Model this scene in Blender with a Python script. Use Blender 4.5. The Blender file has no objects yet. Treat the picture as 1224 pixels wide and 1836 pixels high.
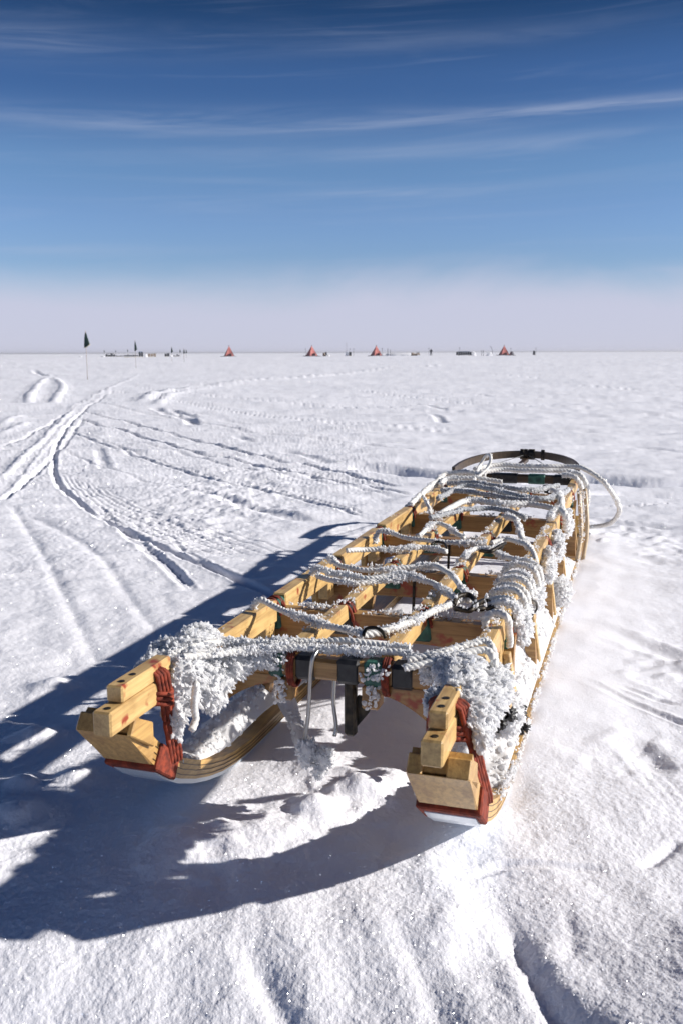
import bpy, math, random
import numpy as np
from mathutils import Vector, Matrix
rnd = random.Random(7)
SC = bpy.context.scene
COL = SC.collection

# ------------------------------------------------------------------ camera model (also used to place measured points on the ground)
F, H, HOR, VX = 1700.0, 0.85, 632.0, 1155.0
TH = math.atan((918 - HOR) / F)
def ray(x, y):
    a, b, c = x - 612, F, 918 - y
    return Vector((a, b*math.cos(TH) + c*math.sin(TH), -b*math.sin(TH) + c*math.cos(TH)))
_d = ray(VX, HOR); AZ = math.atan2(_d.x, _d.y)
D = Vector((math.sin(AZ), math.cos(AZ), 0)); P = Vector((math.cos(AZ), -math.sin(AZ), 0)); Z = Vector((0, 0, 1))
def at(x, y, z=0.0):
    d = ray(x, y); k = (z - H) / d.z
    return Vector((d.x*k, d.y*k, z))
def far(x, dist, z=0.0):                       # a point at a given distance in the direction of column x
    d = ray(x, HOR); d = d / math.hypot(d.x, d.y)
    return Vector((d.x*dist, d.y*dist, z))
def W(s, t, z): return D*s + P*t + Z*z         # s along the sledge, t across it (to the right), z up

# ------------------------------------------------------------------ materials
def mat(name, col, rough=.7, **kw):
    m = bpy.data.materials.new(name); m.use_nodes = True
    b = m.node_tree.nodes['Principled BSDF']
    b.inputs['Base Color'].default_value = (*col, 1); b.inputs['Roughness'].default_value = rough
    for k, v in kw.items(): b.inputs[k].default_value = v
    return m
def nodes(m): return m.node_tree.nodes, m.node_tree.links, m.node_tree.nodes['Principled BSDF']

def noisy(m, c1, c2, scale, bump=0, detail=5, bdist=.002):
    N, L, b = nodes(m)
    tc = N.new('ShaderNodeTexCoord'); n = N.new('ShaderNodeTexNoise'); n.inputs['Scale'].default_value = scale; n.inputs['Detail'].default_value = detail
    L.new(tc.outputs['Object'], n.inputs['Vector'])
    r = N.new('ShaderNodeValToRGB'); r.color_ramp.elements[0].position = .35; r.color_ramp.elements[1].position = .65
    r.color_ramp.elements[0].color = (*c1, 1); r.color_ramp.elements[1].color = (*c2, 1)
    L.new(n.outputs['Fac'], r.inputs['Fac']); L.new(r.outputs['Color'], b.inputs['Base Color'])
    if bump:
        bp = N.new('ShaderNodeBump'); bp.inputs['Strength'].default_value = bump; bp.inputs['Distance'].default_value = bdist
        L.new(n.outputs['Fac'], bp.inputs['Height']); L.new(bp.outputs['Normal'], b.inputs['Normal'])
    return m

def wood(name, along, base=(.68, .46, .19), dark=(.42, .26, .10), stain=.0):
    m = mat(name, base, .42); N, L, b = nodes(m)
    b.inputs['Coat Weight'].default_value = .12; b.inputs['Coat Roughness'].default_value = .3
    tc = N.new('ShaderNodeTexCoord'); mp = N.new('ShaderNodeMapping'); mp.vector_type = 'TEXTURE'
    mp.inputs['Rotation'].default_value = (0, 0, math.pi/2 - AZ)
    L.new(tc.outputs['Object'], mp.inputs['Vector'])
    m2 = N.new('ShaderNodeMapping')
    m2.inputs['Scale'].default_value = (6, 120, 120) if along == 's' else (120, 6, 120)
    L.new(mp.outputs['Vector'], m2.inputs['Vector'])
    n = N.new('ShaderNodeTexNoise'); n.inputs['Scale'].default_value = 1.0; n.inputs['Detail'].default_value = 6; n.inputs['Roughness'].default_value = .65
    n.inputs['Distortion'].default_value = .6
    L.new(m2.outputs['Vector'], n.inputs['Vector'])
    r = N.new('ShaderNodeValToRGB'); r.color_ramp.elements[0].position = .30; r.color_ramp.elements[1].position = .62
    r.color_ramp.elements[0].color = (*dark, 1); r.color_ramp.elements[1].color = (*base, 1)
    L.new(n.outputs['Fac'], r.inputs['Fac'])
    n2 = N.new('ShaderNodeTexNoise'); n2.inputs['Scale'].default_value = 16; n2.inputs['Detail'].default_value = 4
    L.new(tc.outputs['Object'], n2.inputs['Vector'])
    mx = N.new('ShaderNodeMix'); mx.data_type = 'RGBA'; mx.blend_type = 'MULTIPLY'
    mr = N.new('ShaderNodeMapRange'); mr.inputs['From Min'].default_value = .45; mr.inputs['From Max'].default_value = .7
    mr.inputs['To Max'].default_value = .85
    L.new(n2.outputs['Fac'], mr.inputs['Value']); L.new(mr.outputs['Result'], mx.inputs['Factor'])
    L.new(r.outputs['Color'], mx.inputs['A']); mx.inputs['B'].default_value = (.66, .60, .55, 1)
    out = mx.outputs['Result']
    if stain:
        n3 = N.new('ShaderNodeTexNoise'); n3.inputs['Scale'].default_value = 22; n3.inputs['Detail'].default_value = 3
        L.new(tc.outputs['Object'], n3.inputs['Vector'])
        q = N.new('ShaderNodeMapRange'); q.inputs['From Min'].default_value = .64 - stain*.2; q.inputs['From Max'].default_value = .72 - stain*.2
        L.new(n3.outputs['Fac'], q.inputs['Value'])
        m3 = N.new('ShaderNodeMix'); m3.data_type = 'RGBA'; L.new(q.outputs['Result'], m3.inputs['Factor'])
        L.new(out, m3.inputs['A']); m3.inputs['B'].default_value = (.30, .05, .02, 1); out = m3.outputs['Result']
    L.new(out, b.inputs['Base Color'])
    bp = N.new('ShaderNodeBump'); bp.inputs['Strength'].default_value = .35; bp.inputs['Distance'].default_value = .0012
    L.new(n.outputs['Fac'], bp.inputs['Height']); L.new(bp.outputs['Normal'], b.inputs['Normal'])
    return m

M = {}
M['wood_s'] = wood('ash_wood_lengthwise', 's', stain=.12)
M['wood_t'] = wood('ash_wood_crosswise', 't', base=(.44, .25, .085), dark=(.24, .12, .038), stain=.15)
M['wood_pale'] = wood('overexposed_ash', 's', base=(.66, .54, .38), dark=(.48, .36, .22))  # strut ash paled: sun overexposure, with some frost, put into the colour
M['wood_run'] = wood('laminated_ash', 's', base=(.62, .39, .135), dark=(.35, .19, .065))
M['wood_dark'] = wood('dark_wood', 't', base=(.075, .045, .022), dark=(.035, .022, .012))
M['sole'] = mat('white_plastic_sole', (.62, .68, .72), .3, **{'Coat Weight': .4})
M['red'] = noisy(mat('red_tarred_lashing', (.25, .03, .015), .85), (.10, .014, .006), (.27, .042, .016), 90, .8)
M['green'] = noisy(mat('green_cloth_tape', (.02, .09, .07), .5), (.012, .055, .045), (.045, .16, .12), 45, .4)
M['black'] = noisy(mat('black_tape', (.012, .012, .013), .45), (.008, .008, .01), (.03, .03, .032), 60, .3)
M['steel'] = mat('steel', (.42, .42, .42), .35, Metallic=.9)
M['iron'] = noisy(mat('dark_iron', (.03, .028, .025), .5, Metallic=.5), (.012, .011, .010), (.06, .045, .03), 80, .4)
M['rope'] = noisy(mat('white_rope', (.66, .64, .60), .85), (.66, .64, .60), (.84, .83, .80), 70, .3, 6, .001)
M['rope_grey'] = noisy(mat('grey_rope', (.34, .36, .38), .85), (.24, .25, .27), (.5, .52, .54), 80, .4, 6, .001)

def snow_nodes(m, bumps, sparkle=True):
    N, L, b = nodes(m)
    b.inputs['Base Color'].default_value = (.85, .85, .90, 1); b.inputs['Roughness'].default_value = .75
    b.inputs['Specular IOR Level'].default_value = .25
    tc = N.new('ShaderNodeTexCoord'); last = None
    for scale, dist, strength, det in bumps:
        n = N.new('ShaderNodeTexNoise'); n.inputs['Scale'].default_value = scale; n.inputs['Detail'].default_value = det; n.inputs['Roughness'].default_value = .6
        L.new(tc.outputs['Object'], n.inputs['Vector'])
        bp = N.new('ShaderNodeBump'); bp.inputs['Strength'].default_value = strength; bp.inputs['Distance'].default_value = dist
        L.new(n.outputs['Fac'], bp.inputs['Height'])
        if last: L.new(last.outputs['Normal'], bp.inputs['Normal'])
        last = bp
    if last: L.new(last.outputs['Normal'], b.inputs['Normal'])
    if sparkle:                                    # single snow crystals whose flat faces catch the sun
        v = N.new('ShaderNodeTexVoronoi'); v.inputs['Scale'].default_value = 650
        L.new(tc.outputs['Object'], v.inputs['Vector'])
        sp = N.new('ShaderNodeSeparateColor'); L.new(v.outputs['Color'], sp.inputs['Color'])
        gt = N.new('ShaderNodeMath'); gt.operation = 'GREATER_THAN'; gt.inputs[1].default_value = .985; L.new(sp.outputs['Red'], gt.inputs[0])
        ge = N.new('ShaderNodeNewGeometry'); vm = N.new('ShaderNodeVectorMath'); vm.operation = 'MULTIPLY_ADD'
        vm.inputs[1].default_value = (1.6, 1.6, 1.6); vm.inputs[2].default_value = (-.8, -.8, -.8)
        L.new(v.outputs['Color'], vm.inputs[0])
        ad = N.new('ShaderNodeVectorMath'); ad.operation = 'ADD'; L.new(vm.outputs[0], ad.inputs[0]); L.new(ge.outputs['Normal'], ad.inputs[1])
        no = N.new('ShaderNodeVectorMath'); no.operation = 'NORMALIZE'; L.new(ad.outputs[0], no.inputs[0])
        g = N.new('ShaderNodeBsdfGlossy'); g.inputs['Roughness'].default_value = .16; g.inputs['Color'].default_value = (.9, .93, 1, 1)
        L.new(no.outputs[0], g.inputs['Normal'])
        cc = N.new('ShaderNodeCombineColor')
        for q in range(3): L.new(gt.outputs[0], cc.inputs[q])
        g.inputs['Roughness'].default_value = .22; L.new(cc.outputs[0], g.inputs['Color'])
        mx = N.new('ShaderNodeAddShader'); L.new(b.outputs[0], mx.inputs[0]); L.new(g.outputs[0], mx.inputs[1])
        L.new(mx.outputs[0], N['Material Output'].inputs['Surface'])
    return m
M['snow'] = snow_nodes(mat('ground_snow', (.86, .87, .9)), [(34, .006, .3, 6), (230, .0018, .55, 3)])
M['frost'] = snow_nodes(mat('hoar_frost', (.88, .89, .92)), [(260, .002, .4, 3)], sparkle=False)
_b = M['frost'].node_tree.nodes['Principled BSDF']
_b.inputs['Base Color'].default_value = (.95, .95, .955, 1)
_N, _L = M['frost'].node_tree.nodes, M['frost'].node_tree.links
_t = _N.new('ShaderNodeBsdfTranslucent'); _t.inputs['Color'].default_value = (.97, .97, .975, 1)
_m = _N.new('ShaderNodeMixShader'); _m.inputs[0].default_value = .5; _L.new(_b.outputs[0], _m.inputs[1]); _L.new(_t.outputs[0], _m.inputs[2]); _L.new(_m.outputs[0], _N['Material Output'].inputs['Surface'])
M['tent'] = noisy(mat('haze_paled_red_canvas', (.48, .12, .10), .85), (.42, .12, .11), (.62, .23, .20), 1.6)  # red made paler, distance haze put into the canvas colour
M['tent_dark'] = mat('dark_red_canvas', (.12, .05, .05), .85)
M['flag'] = mat('dark_green_flag', (.012, .035, .03), .8)
M['flag_hem'] = mat('pale_hem', (.55, .50, .38), .8)
M['bamboo'] = mat('bamboo_pole', (.42, .36, .33), .7)
M['cargo'] = mat('dark_canvas', (.045, .05, .06), .8)
M['cargo_grey'] = mat('grey_canvas', (.16, .16, .18), .8)
M['cargo_tan'] = mat('tan_canvas', (.30, .24, .19), .8)
M['cargo_blue'] = mat('blue_tarp', (.07, .13, .22), .7)
M['cloth'] = mat('dark_parka', (.02, .022, .035), .8)
M['skin'] = mat('skin', (.45, .27, .2), .6)
M['yellow'] = mat('yellow_board', (.5, .38, .12), .7)

# ------------------------------------------------------------------ mesh helpers
class MB:
    def __init__(s): s.v = []; s.f = []; s.smooth = []
    def add(s, vs, fs, smooth=False):
        o = len(s.v); s.v += [tuple(v) for v in vs]; s.f += [tuple(i+o for i in f) for f in fs]; s.smooth += [smooth]*len(fs)
        return s
    def build(s, name, m, parent=None, loc=None):
        me = bpy.data.meshes.new(name)
        loc = Vector(loc) if loc is not None else (Vector(parent.location) if parent is None or parent.parent is None and parent else Vector((0,0,0))) if parent else Vector(s.v[0])
        if parent: loc = root_loc(parent)
        me.from_pydata([(x-loc.x, y-loc.y, z-loc.z) for x, y, z in s.v], [], s.f)
        me.polygons.foreach_set('use_smooth', s.smooth); me.materials.append(m); me.update()
        o = bpy.data.objects.new(name, me); COL.objects.link(o)
        if parent: o.parent = parent
        else: o.location = loc
        return o
def root_loc(o):
    while o.parent: o = o.parent
    return Vector(o.location)
def tag(o, label=None, cat=None, group=None, kind=None):
    if label: o['label'] = label
    if cat: o['category'] = cat
    if group: o['group'] = group
    if kind: o['kind'] = kind
    return o
def empty(name, loc, label, cat, group=None):
    o = bpy.data.objects.new(name, None); COL.objects.link(o); o.location = loc; o.empty_display_size = .1
    return tag(o, label, cat, group)

def hexa(mb, c, bev=.0025):
    """bevelled box from 8 corners: index = 4*i + 2*j + k along three edges"""
    c = [Vector(p) for p in c]
    if bev <= 0:
        mb.add(c, [(0,1,3,2),(4,6,7,5),(0,4,5,1),(2,3,7,6),(0,2,6,4),(1,5,7,3)]); return
    vs = []; ctr = sum(c, Vector())/8
    def ax(n, bit):
        d = c[n ^ bit] - c[n]; return d.normalized()*min(bev, d.length*.3)
    idx = {}
    for n in range(8):
        for b in (1, 2, 4):      # vertex lying on the face whose normal axis = b: inset along other two
            o = [q for q in (1, 2, 4) if q != b]
            idx[(n, b)] = len(vs); vs.append(c[n] + ax(n, o[0]) + ax(n, o[1]))
    fs = []
    for b in (1, 2, 4):
        o = [q for q in (1, 2, 4) if q != b]
        for side in (0, b):
            q = [side, side | o[0], side | o[0] | o[1], side | o[1]]; fs.append([idx[(n, b)] for n in q])
    for b in (1, 2, 4):          # edges along axis b
        o = [q for q in (1, 2, 4) if q != b]
        for x in (0, o[0]):
            for y in (0, o[1]):
                n = x | y; fs.append([idx[(n, o[0])], idx[(n, o[1])], idx[(n | b, o[1])], idx[(n | b, o[0])]])
    for n in range(8): fs.append([idx[(n, 1)], idx[(n, 2)], idx[(n, 4)]])
    out = []
    for f in fs:
        a = [vs[i] for i in f]; nn = (a[1]-a[0]).cross(a[2]-a[0]); m_ = sum(a, Vector())/len(a)
        out.append(f if nn.dot(m_-ctr) > 0 else f[::-1])
    mb.add(vs, out)
def box(mb, s0, s1, t0, t1, z0, z1, bev=.0025, jit=0):
    j = lambda: rnd.uniform(-jit, jit)
    hexa(mb, [W(s+j(), t+j(), z+j()) for s in (s0, s1) for t in (t0, t1) for z in (z0, z1)], bev)
def wbox(mb, c, sx, sy, sz, rot=0, bev=0, taper=1):
    c = Vector(c); ca, sa = math.cos(rot), math.sin(rot); pts = []
    for x in (-1, 1):
        for y in (-1, 1):
            for z in (0, 1):
                k = 1 if z == 0 else taper; a, b = x*sx/2*k, y*sy/2*k
                pts.append(c + Vector((a*ca-b*sa, a*sa+b*ca, z*sz)))
    hexa(mb, pts, bev)
def spline(pts, step):
    pts = [Vector(p) for p in pts]; out = []
    n = len(pts)
    for i in range(n-1):
        p0 = pts[max(i-1, 0)]; p1 = pts[i]; p2 = pts[i+1]; p3 = pts[min(i+2, n-1)]
        k = max(2, int((p2-p1).length/step))
        for j in range(k):
            u = j/k
            out.append(.5*((2*p1)+(-p0+p2)*u+(2*p0-5*p1+4*p2-p3)*u*u+(-p0+3*p1-3*p2+p3)*u**3))
    out.append(pts[-1]); return out
def frames(path):
    T = [(path[min(i+1, len(path)-1)]-path[max(i-1, 0)]).normalized() for i in range(len(path))]
    n = T[0].orthogonal().normalized(); out = []
    for t in T:
        n = (n - t*n.dot(t)).normalized(); out.append((n.copy(), t.cross(n)))
    return out
def tube(mb, path, r, sides=8, strands=0, pitch=.03, cap=True):
    path = [Vector(p) for p in path]; fr = frames(path); vs = []; fs = []; L = 0
    for i, p in enumerate(path):
        if i: L += (p-path[i-1]).length
        rr = r(i/(len(path)-1)) if callable(r) else r
        n, b = fr[i]
        for k in range(sides):
            a = 2*math.pi*k/sides
            q = rr
            if strands: q = rr*(.60+.40*abs(math.cos(strands/2*(a-2*math.pi*L/pitch)))**.6)
            vs.append(p+(n*math.cos(a)+b*math.sin(a))*q)
    for i in range(len(path)-1):
        for k in range(sides):
            k2 = (k+1) % sides
            fs.append((i*sides+k, i*sides+k2, (i+1)*sides+k2, (i+1)*sides+k))
    if cap: fs.append(tuple(range(sides))[::-1]); fs.append(tuple((len(path)-1)*sides+k for k in range(sides)))
    mb.add(vs, fs, True)
# icosphere
def ico(n):
    t = (1+5**.5)/2
    v = [Vector(p).normalized() for p in [(-1,t,0),(1,t,0),(-1,-t,0),(1,-t,0),(0,-1,t),(0,1,t),(0,-1,-t),(0,1,-t),(t,0,-1),(t,0,1),(-t,0,-1),(-t,0,1)]]
    f = [(0,11,5),(0,5,1),(0,1,7),(0,7,10),(0,10,11),(1,5,9),(5,11,4),(11,10,2),(10,7,6),(7,1,8),(3,9,4),(3,4,2),(3,2,6),(3,6,8),(3,8,9),(4,9,5),(2,4,11),(6,2,10),(8,6,7),(9,8,1)]
    for _ in range(n):
        cache = {}; g = []
        def mid(a, b):
            k = (min(a, b), max(a, b))
            if k not in cache: v.append(((v[a]+v[b])/2).normalized()); cache[k] = len(v)-1
            return cache[k]
        for a, b, c in f:
            x, y, z = mid(a, b), mid(b, c), mid(c, a); g += [(a,x,z),(b,y,x),(c,z,y),(x,y,z)]
        f = g
    return v, f
ICO = {k: ico(k) for k in (0, 1, 2, 3)}
from mathutils import noise as mn
def blob(mb, c, r, lvl=1, amp=.35, sq=(1, 1, 1), freq=1.6):
    v, f = ICO[lvl]; off = Vector((rnd.uniform(0, 99), rnd.uniform(0, 99), rnd.uniform(0, 99)))
    c = Vector(c)
    mb.add([c+Vector((p.x*sq[0], p.y*sq[1], p.z*sq[2]))*r*(1+amp*mn.noise(p*freq+off)*1.6) for p in v], f, True)
def flake(mb, c, r, d, lvl=1):
    v, f = ICO[lvl]; off = rdir()*60; c = Vector(c); d = Vector(d).normalized(); e = d.orthogonal().normalized(); st = rnd.uniform(.7, 1.6); fl = rnd.uniform(.35, .9)
    out = []
    for p in v:
        k = r*(1+.9*mn.noise(p*2.6+off)+.5*mn.noise(p*6+off))
        out.append(c+(p+d*p.dot(d)*st-e*p.dot(e)*(1-fl))*k)
    mb.add(out, f, rnd.random() < .5)
def crystal(mb, c, d, ln, w):
    c = Vector(c); d = Vector(d).normalized(); n = d.orthogonal().normalized(); b = d.cross(n)
    a0 = rnd.uniform(0, 6.3); m_ = c+d*ln*.45; ring = []
    for k in range(4):
        a = a0+k*math.pi/2; q = w*rnd.uniform(.6, 1.2)
        ring.append(m_+(n*math.cos(a)+b*math.sin(a))*q)
    mb.add([c-d*ln*.1]+ring+[c+d*ln], [(0,2,1),(0,3,2),(0,4,3),(0,1,4),(5,1,2),(5,2,3),(5,3,4),(5,4,1)])
def rdir():
    while 1:
        v = Vector((rnd.uniform(-1, 1), rnd.uniform(-1, 1), rnd.uniform(-1, 1)))
        if .1 < v.length < 1: return v.normalized()
WIND = (P*.8 - D*.5 + Z*.1).normalized()           # rime has grown towards this side
def frost_on(mb, path, r, dens=900, size=.006, bias=.55, patch=.35):
    """rime along a path: little lumps and feathers, thick in patches"""
    L = 0; off = rnd.uniform(0, 99)
    for i in range(len(path)-1):
        seg = path[i+1]-path[i]; l = seg.length; L += l
        g = mn.noise(Vector((L*16, off, 0)))*1.9+.75
        if g < patch: continue
        n = dens*l*g; k = int(n)+(rnd.random() < n-int(n)); t = seg.normalized()
        for _ in range(k):
            d = rdir()+WIND*bias*rnd.random()+Z*.25; d = d-t*d.dot(t)*.7; d.normalize()
            p = path[i]+seg*rnd.random()+d*r*.75
            sz = size*rnd.uniform(.5, 1.5)*min(1.3, .5+g*.6)
            if rnd.random() < .6: flake(mb, p, sz*.5, d+rdir()*.4, 0)
            crystal(mb, p, d+rdir()*.5, sz*1.25, sz*.33)
def clump(mb, ells, n, rb=(.008, .018), cr=3, size=.008, dirb=None):
    """cauliflower snow: small blobs crowding the skin of some ellipsoids [(centre,(rs,rt,rz))]"""
    tot = sum(e[1][0]*e[1][1]+e[1][0]*e[1][2]+e[1][1]*e[1][2] for e in ells)
    for c, R in ells:
        c = Vector(c); w = R[0]*R[1]+R[0]*R[2]+R[1]*R[2]
        v, f = ICO[2]; off = rdir()*50
        v3, f3 = ICO[3]
        mb.add([c+(D*p.x*R[0]+P*p.y*R[1]+Z*p.z*R[2])*(.955*(1+.3*mn.noise(p*2+off))+.09*mn.noise(p*7+off)+.05*mn.noise(p*16+off)) for p in v3], f3, True)
        for _ in range(int(n*w/tot)):
            p = rdir(); k = rnd.uniform(.93, 1.0)*(1+.3*mn.noise(p*2+off))
            q = c+(D*p.x*R[0]+P*p.y*R[1]+Z*p.z*R[2])*k
            if q.z < .0: continue
            o = (q-c).normalized(); r = rnd.uniform(*rb)*(1 if rnd.random() < .85 else 1.5); flake(mb, q, r, o+rdir()*.6+(dirb if dirb else Z*.3), 1)
            for _ in range(cr):
                d = (o+rdir()*.8+(dirb*.6 if dirb else Vector())).normalized()
                crystal(mb, q+d*r*.6, d, size*rnd.uniform(.5, 1.6), size*.26)

# ------------------------------------------------------------------ value noise on arrays (for the terrain)
def perlin(x, y, seed=0):
    xi = np.floor(x).astype(np.int64); yi = np.floor(y).astype(np.int64); xf = x-xi; yf = y-yi
    def g(ix, iy):
        h = (ix*374761393 + iy*668265263 + seed*1442695041) & 0x7fffffff
        h = ((h ^ (h >> 13))*1274126177) & 0x7fffffff; h = h ^ (h >> 16)
        a = (h & 0xffff)/65536*2*math.pi; return np.cos(a), np.sin(a)
    u = xf*xf*xf*(xf*(xf*6-15)+10); v = yf*yf*yf*(yf*(yf*6-15)+10)
    a, b = g(xi, yi); n00 = a*xf+b*yf
    a, b = g(xi+1, yi); n10 = a*(xf-1)+b*yf
    a, b = g(xi, yi+1); n01 = a*xf+b*(yf-1)
    a, b = g(xi+1, yi+1); n11 = a*(xf-1)+b*(yf-1)
    return (n00*(1-u)+n10*u)*(1-v)+(n01*(1-u)+n11*u)*v
def sstep(a, b, x):
    t = np.clip((x-a)/(b-a), 0, 1); return t*t*(3-2*t)

# tracks pressed in the snow: (points measured on the ground), half width, depth, berm, tread
TR = []
def track(px, w, dep, berm=.4, tread=0, side=0, z=0): TR.append(([at(x, y) for x, y in px], w, dep, berm, tread, side))
# long curving snowmobile track on the left, with a tread belt beside it
track([(205,700),(150,735),(108,785),(97,830),(105,865),(150,905),(215,945),(300,985),(380,1020),(450,1050),(520,1085)], .020, .017, .3, 0)
track([(160,760),(135,820),(140,850),(190,895),(260,935),(340,965),(430,1000),(480,1020)], .15, .007, .1, 1)
track([(0,862),(30,830),(70,795),(110,755),(135,728),(170,708),(205,690),(250,670)], .035, -.018, .3)
track([(20,880),(60,830),(100,780),(135,742)], .02, -.008, .3)
track([(140,750),(200,765),(260,783),(330,805),(420,823),(500,842),(600,862),(700,882),(760,890)], .024, .019, .3)
track([(150,735),(230,755),(300,775),(380,795),(460,815),(560,835),(720,875)], .022, .018, .3, 1)
track([(440,832),(560,850),(650,866),(740,885)], .14, .006, .1, 1)
track([(20,905),(50,950),(85,1010),(110,1060),(140,1120),(165,1170),(185,1220)], .024, .0065, .0)
track([(40,920),(90,940),(150,975),(190,1010),(225,1060),(260,1110),(290,1145),(310,1190)], .024, .006, .0)
track([(60,815),(120,810),(180,835),(260,860),(350,880),(450,905)], .016, .008, .2)
track([(230,790),(330,812),(430,838),(540,858),(640,878),(720,892)], .018, .010, .3)
track([(150,715),(240,735),(340,752),(460,775),(600,790),(760,812)], .03, .014, .3)
track([(300,960),(330,985),(370,1010),(410,1035),(450,1065)], .012, .006, .3)
for k in range(7):
    track([(110+k*9,850+k*2),(150+k*13,895),(215+k*22,935),(300+k*26,970),(380+k*28,1000)], .007, .0035, .3)
for pts_ in ([(120,770),(200,800),(300,835),(420,868),(560,900),(660,930)], [(210,700),(330,722),(480,745),(640,762),(820,775)], [(235,690),(360,708),(500,722),(700,735),(900,742)], [(170,905),(230,960),(300,1015),(350,1065)],
             [(640,700),(760,715),(900,728),(1060,735),(1224,738)], [(1224,905),(1140,912),(1060,915)], [(0,800),(70,770),(140,725),(190,695)], [(0,900),(60,850),(110,800),(150,750)]):
    track(pts_, .020, .012, .3); track([(x+7, y-3) for x, y in pts_], .012, .006, .3, 1)
# far tracks
track([(250,722),(300,702),(380,690),(460,682),(560,675),(660,665),(730,658),(800,654)], .13, -.05, .3)
track([(280,728),(320,705),(400,690),(500,680),(600,672)], .10, -.03, .3)
track([(275,730),(300,738),(335,748),(350,762)], .07, .035, .3)
track([(300,733),(325,739),(355,747)], .06, .03, .3)
track([(50,720),(60,700),(72,685),(85,676),(100,678)], .10, -.045, .3)
track([(95,720),(108,705),(113,688),(100,676)], .10, -.045, .3)
track([(62,663),(85,672),(102,671)], .12, .06, .3)
track([(0,780),(30,765),(50,755)], .06, -.02, .4); track([(0,760),(40,742)], .06, -.02, .4)
track([(560,835),(640,833),(720,843),(800,852),(900,858),(1060,858),(1150,866),(1224,868),(1500,880)], .14, .13, .05)
track([(1040,884),(1110,888),(1224,889),(1400,895)], .08, .06, .05)
track([(1030,932),(1100,940),(1224,950)], .05, .02, .5)
track([(370,885),(420,900),(470,915),(520,928),(575,940)], .05, .02, .3)
track([(200,800),(240,808),(270,812)], .05, .02, .4); track([(175,800),(185,825),(190,840)], .04, .012, .4)
for x0, y0, x1, y1 in [(390,752,460,762),(420,780,450,790),(500,806,600,830),(740,722,800,738),(770,745,800,760),(840,706,880,712),(1090,745,1224,752),(1030,692,1150,702),(330,690,400,688),(960,770,1080,776),(1120,800,1224,812),(640,770,720,775),(550,710,650,716),(860,672,980,680)]:
    track([(x0, y0), ((x0+x1)/2, (y0+y1)/2-1), (x1, y1)], .05, .018, .3)
# right of the sledge
track([(1005,1110),(1040,1125),(1090,1145),(1150,1165),(1224,1185),(1330,1200)], .04, .02, .4)
track([(985,1215),(1040,1232),(1110,1262),(1224,1302),(1330,1330)], .012, .010, .5)
track([(1100,1238),(1160,1258),(1224,1272)], .010, .008, .5)
track([(1110,1330),(1150,1355),(1190,1395)], .03, .014, .3)
track([(1020,990),(1100,1000),(1224,1020)], .04, .015, .5)
for k in range(4): track([(1075+k*31,1330+k*14),(1120+k*29,1385+k*9),(1185+k*22,1460+k*6)], .007, .0012, .0)
# foreground furrows
track([(415,1630),(450,1680),(500,1750),(560,1836),(600,1900),(640,1980)], .020, .010, .0)
track([(335,1470),(362,1510),(395,1570),(415,1630)], .020, .008, .0)
track([(690,1610),(725,1660),(770,1740),(800,1836),(820,1940)], .026, .009, .0)
track([(880,1590),(915,1640),(945,1710),(985,1780),(1030,1850),(1060,1920),(1100,2000)], .020, .013, .0)
track([(1005,1590),(1020,1650),(1030,1720)], .014, .004, .0)
track([(1224,1500),(1190,1522),(1168,1536),(1140,1550)], .010, .008, .0)
track([(760,1550),(850,1553),(900,1540),(1000,1545),(1120,1552)], .009, .006, .4)
BUMP = [(at(640,1425), .05, .030, .9), (at(690,1400), .07, .022, 1), (at(565,1455), .045, .030, 1), (at(560,1380), .06, .018, 1), (at(60,1320), .05, .030, 1), (at(40,1410), .04, .022, 1), (at(130,1400), .05, .020, 1), (at(95,1230), .05, .022, 1), (at(30,1470), .05, .025, 1),
        (at(800,1640), .05, .012, 1), (at(780,1585), .06, .010, 1), (at(330,1520), .08, .022, 1), (at(460,1500), .09, .018, 1), (at(850,1470), .06, .012, 1), (at(700,1500), .06, -.02, 1),
        (at(1075,980), .06, .03, 1), (at(1020,1095), .08, .04, 1), (at(880,1680), .06, -.012, 1)]
ROUGH = [((250,820),(560,950), .010), ((1040,930),(1224,1010), .012), ((1060,1170),(1300,1260), .014), ((960,1270),(1200,1400), .010), ((0,760),(60,840), .008), ((560,930),(760,1000), .008)]

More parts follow.
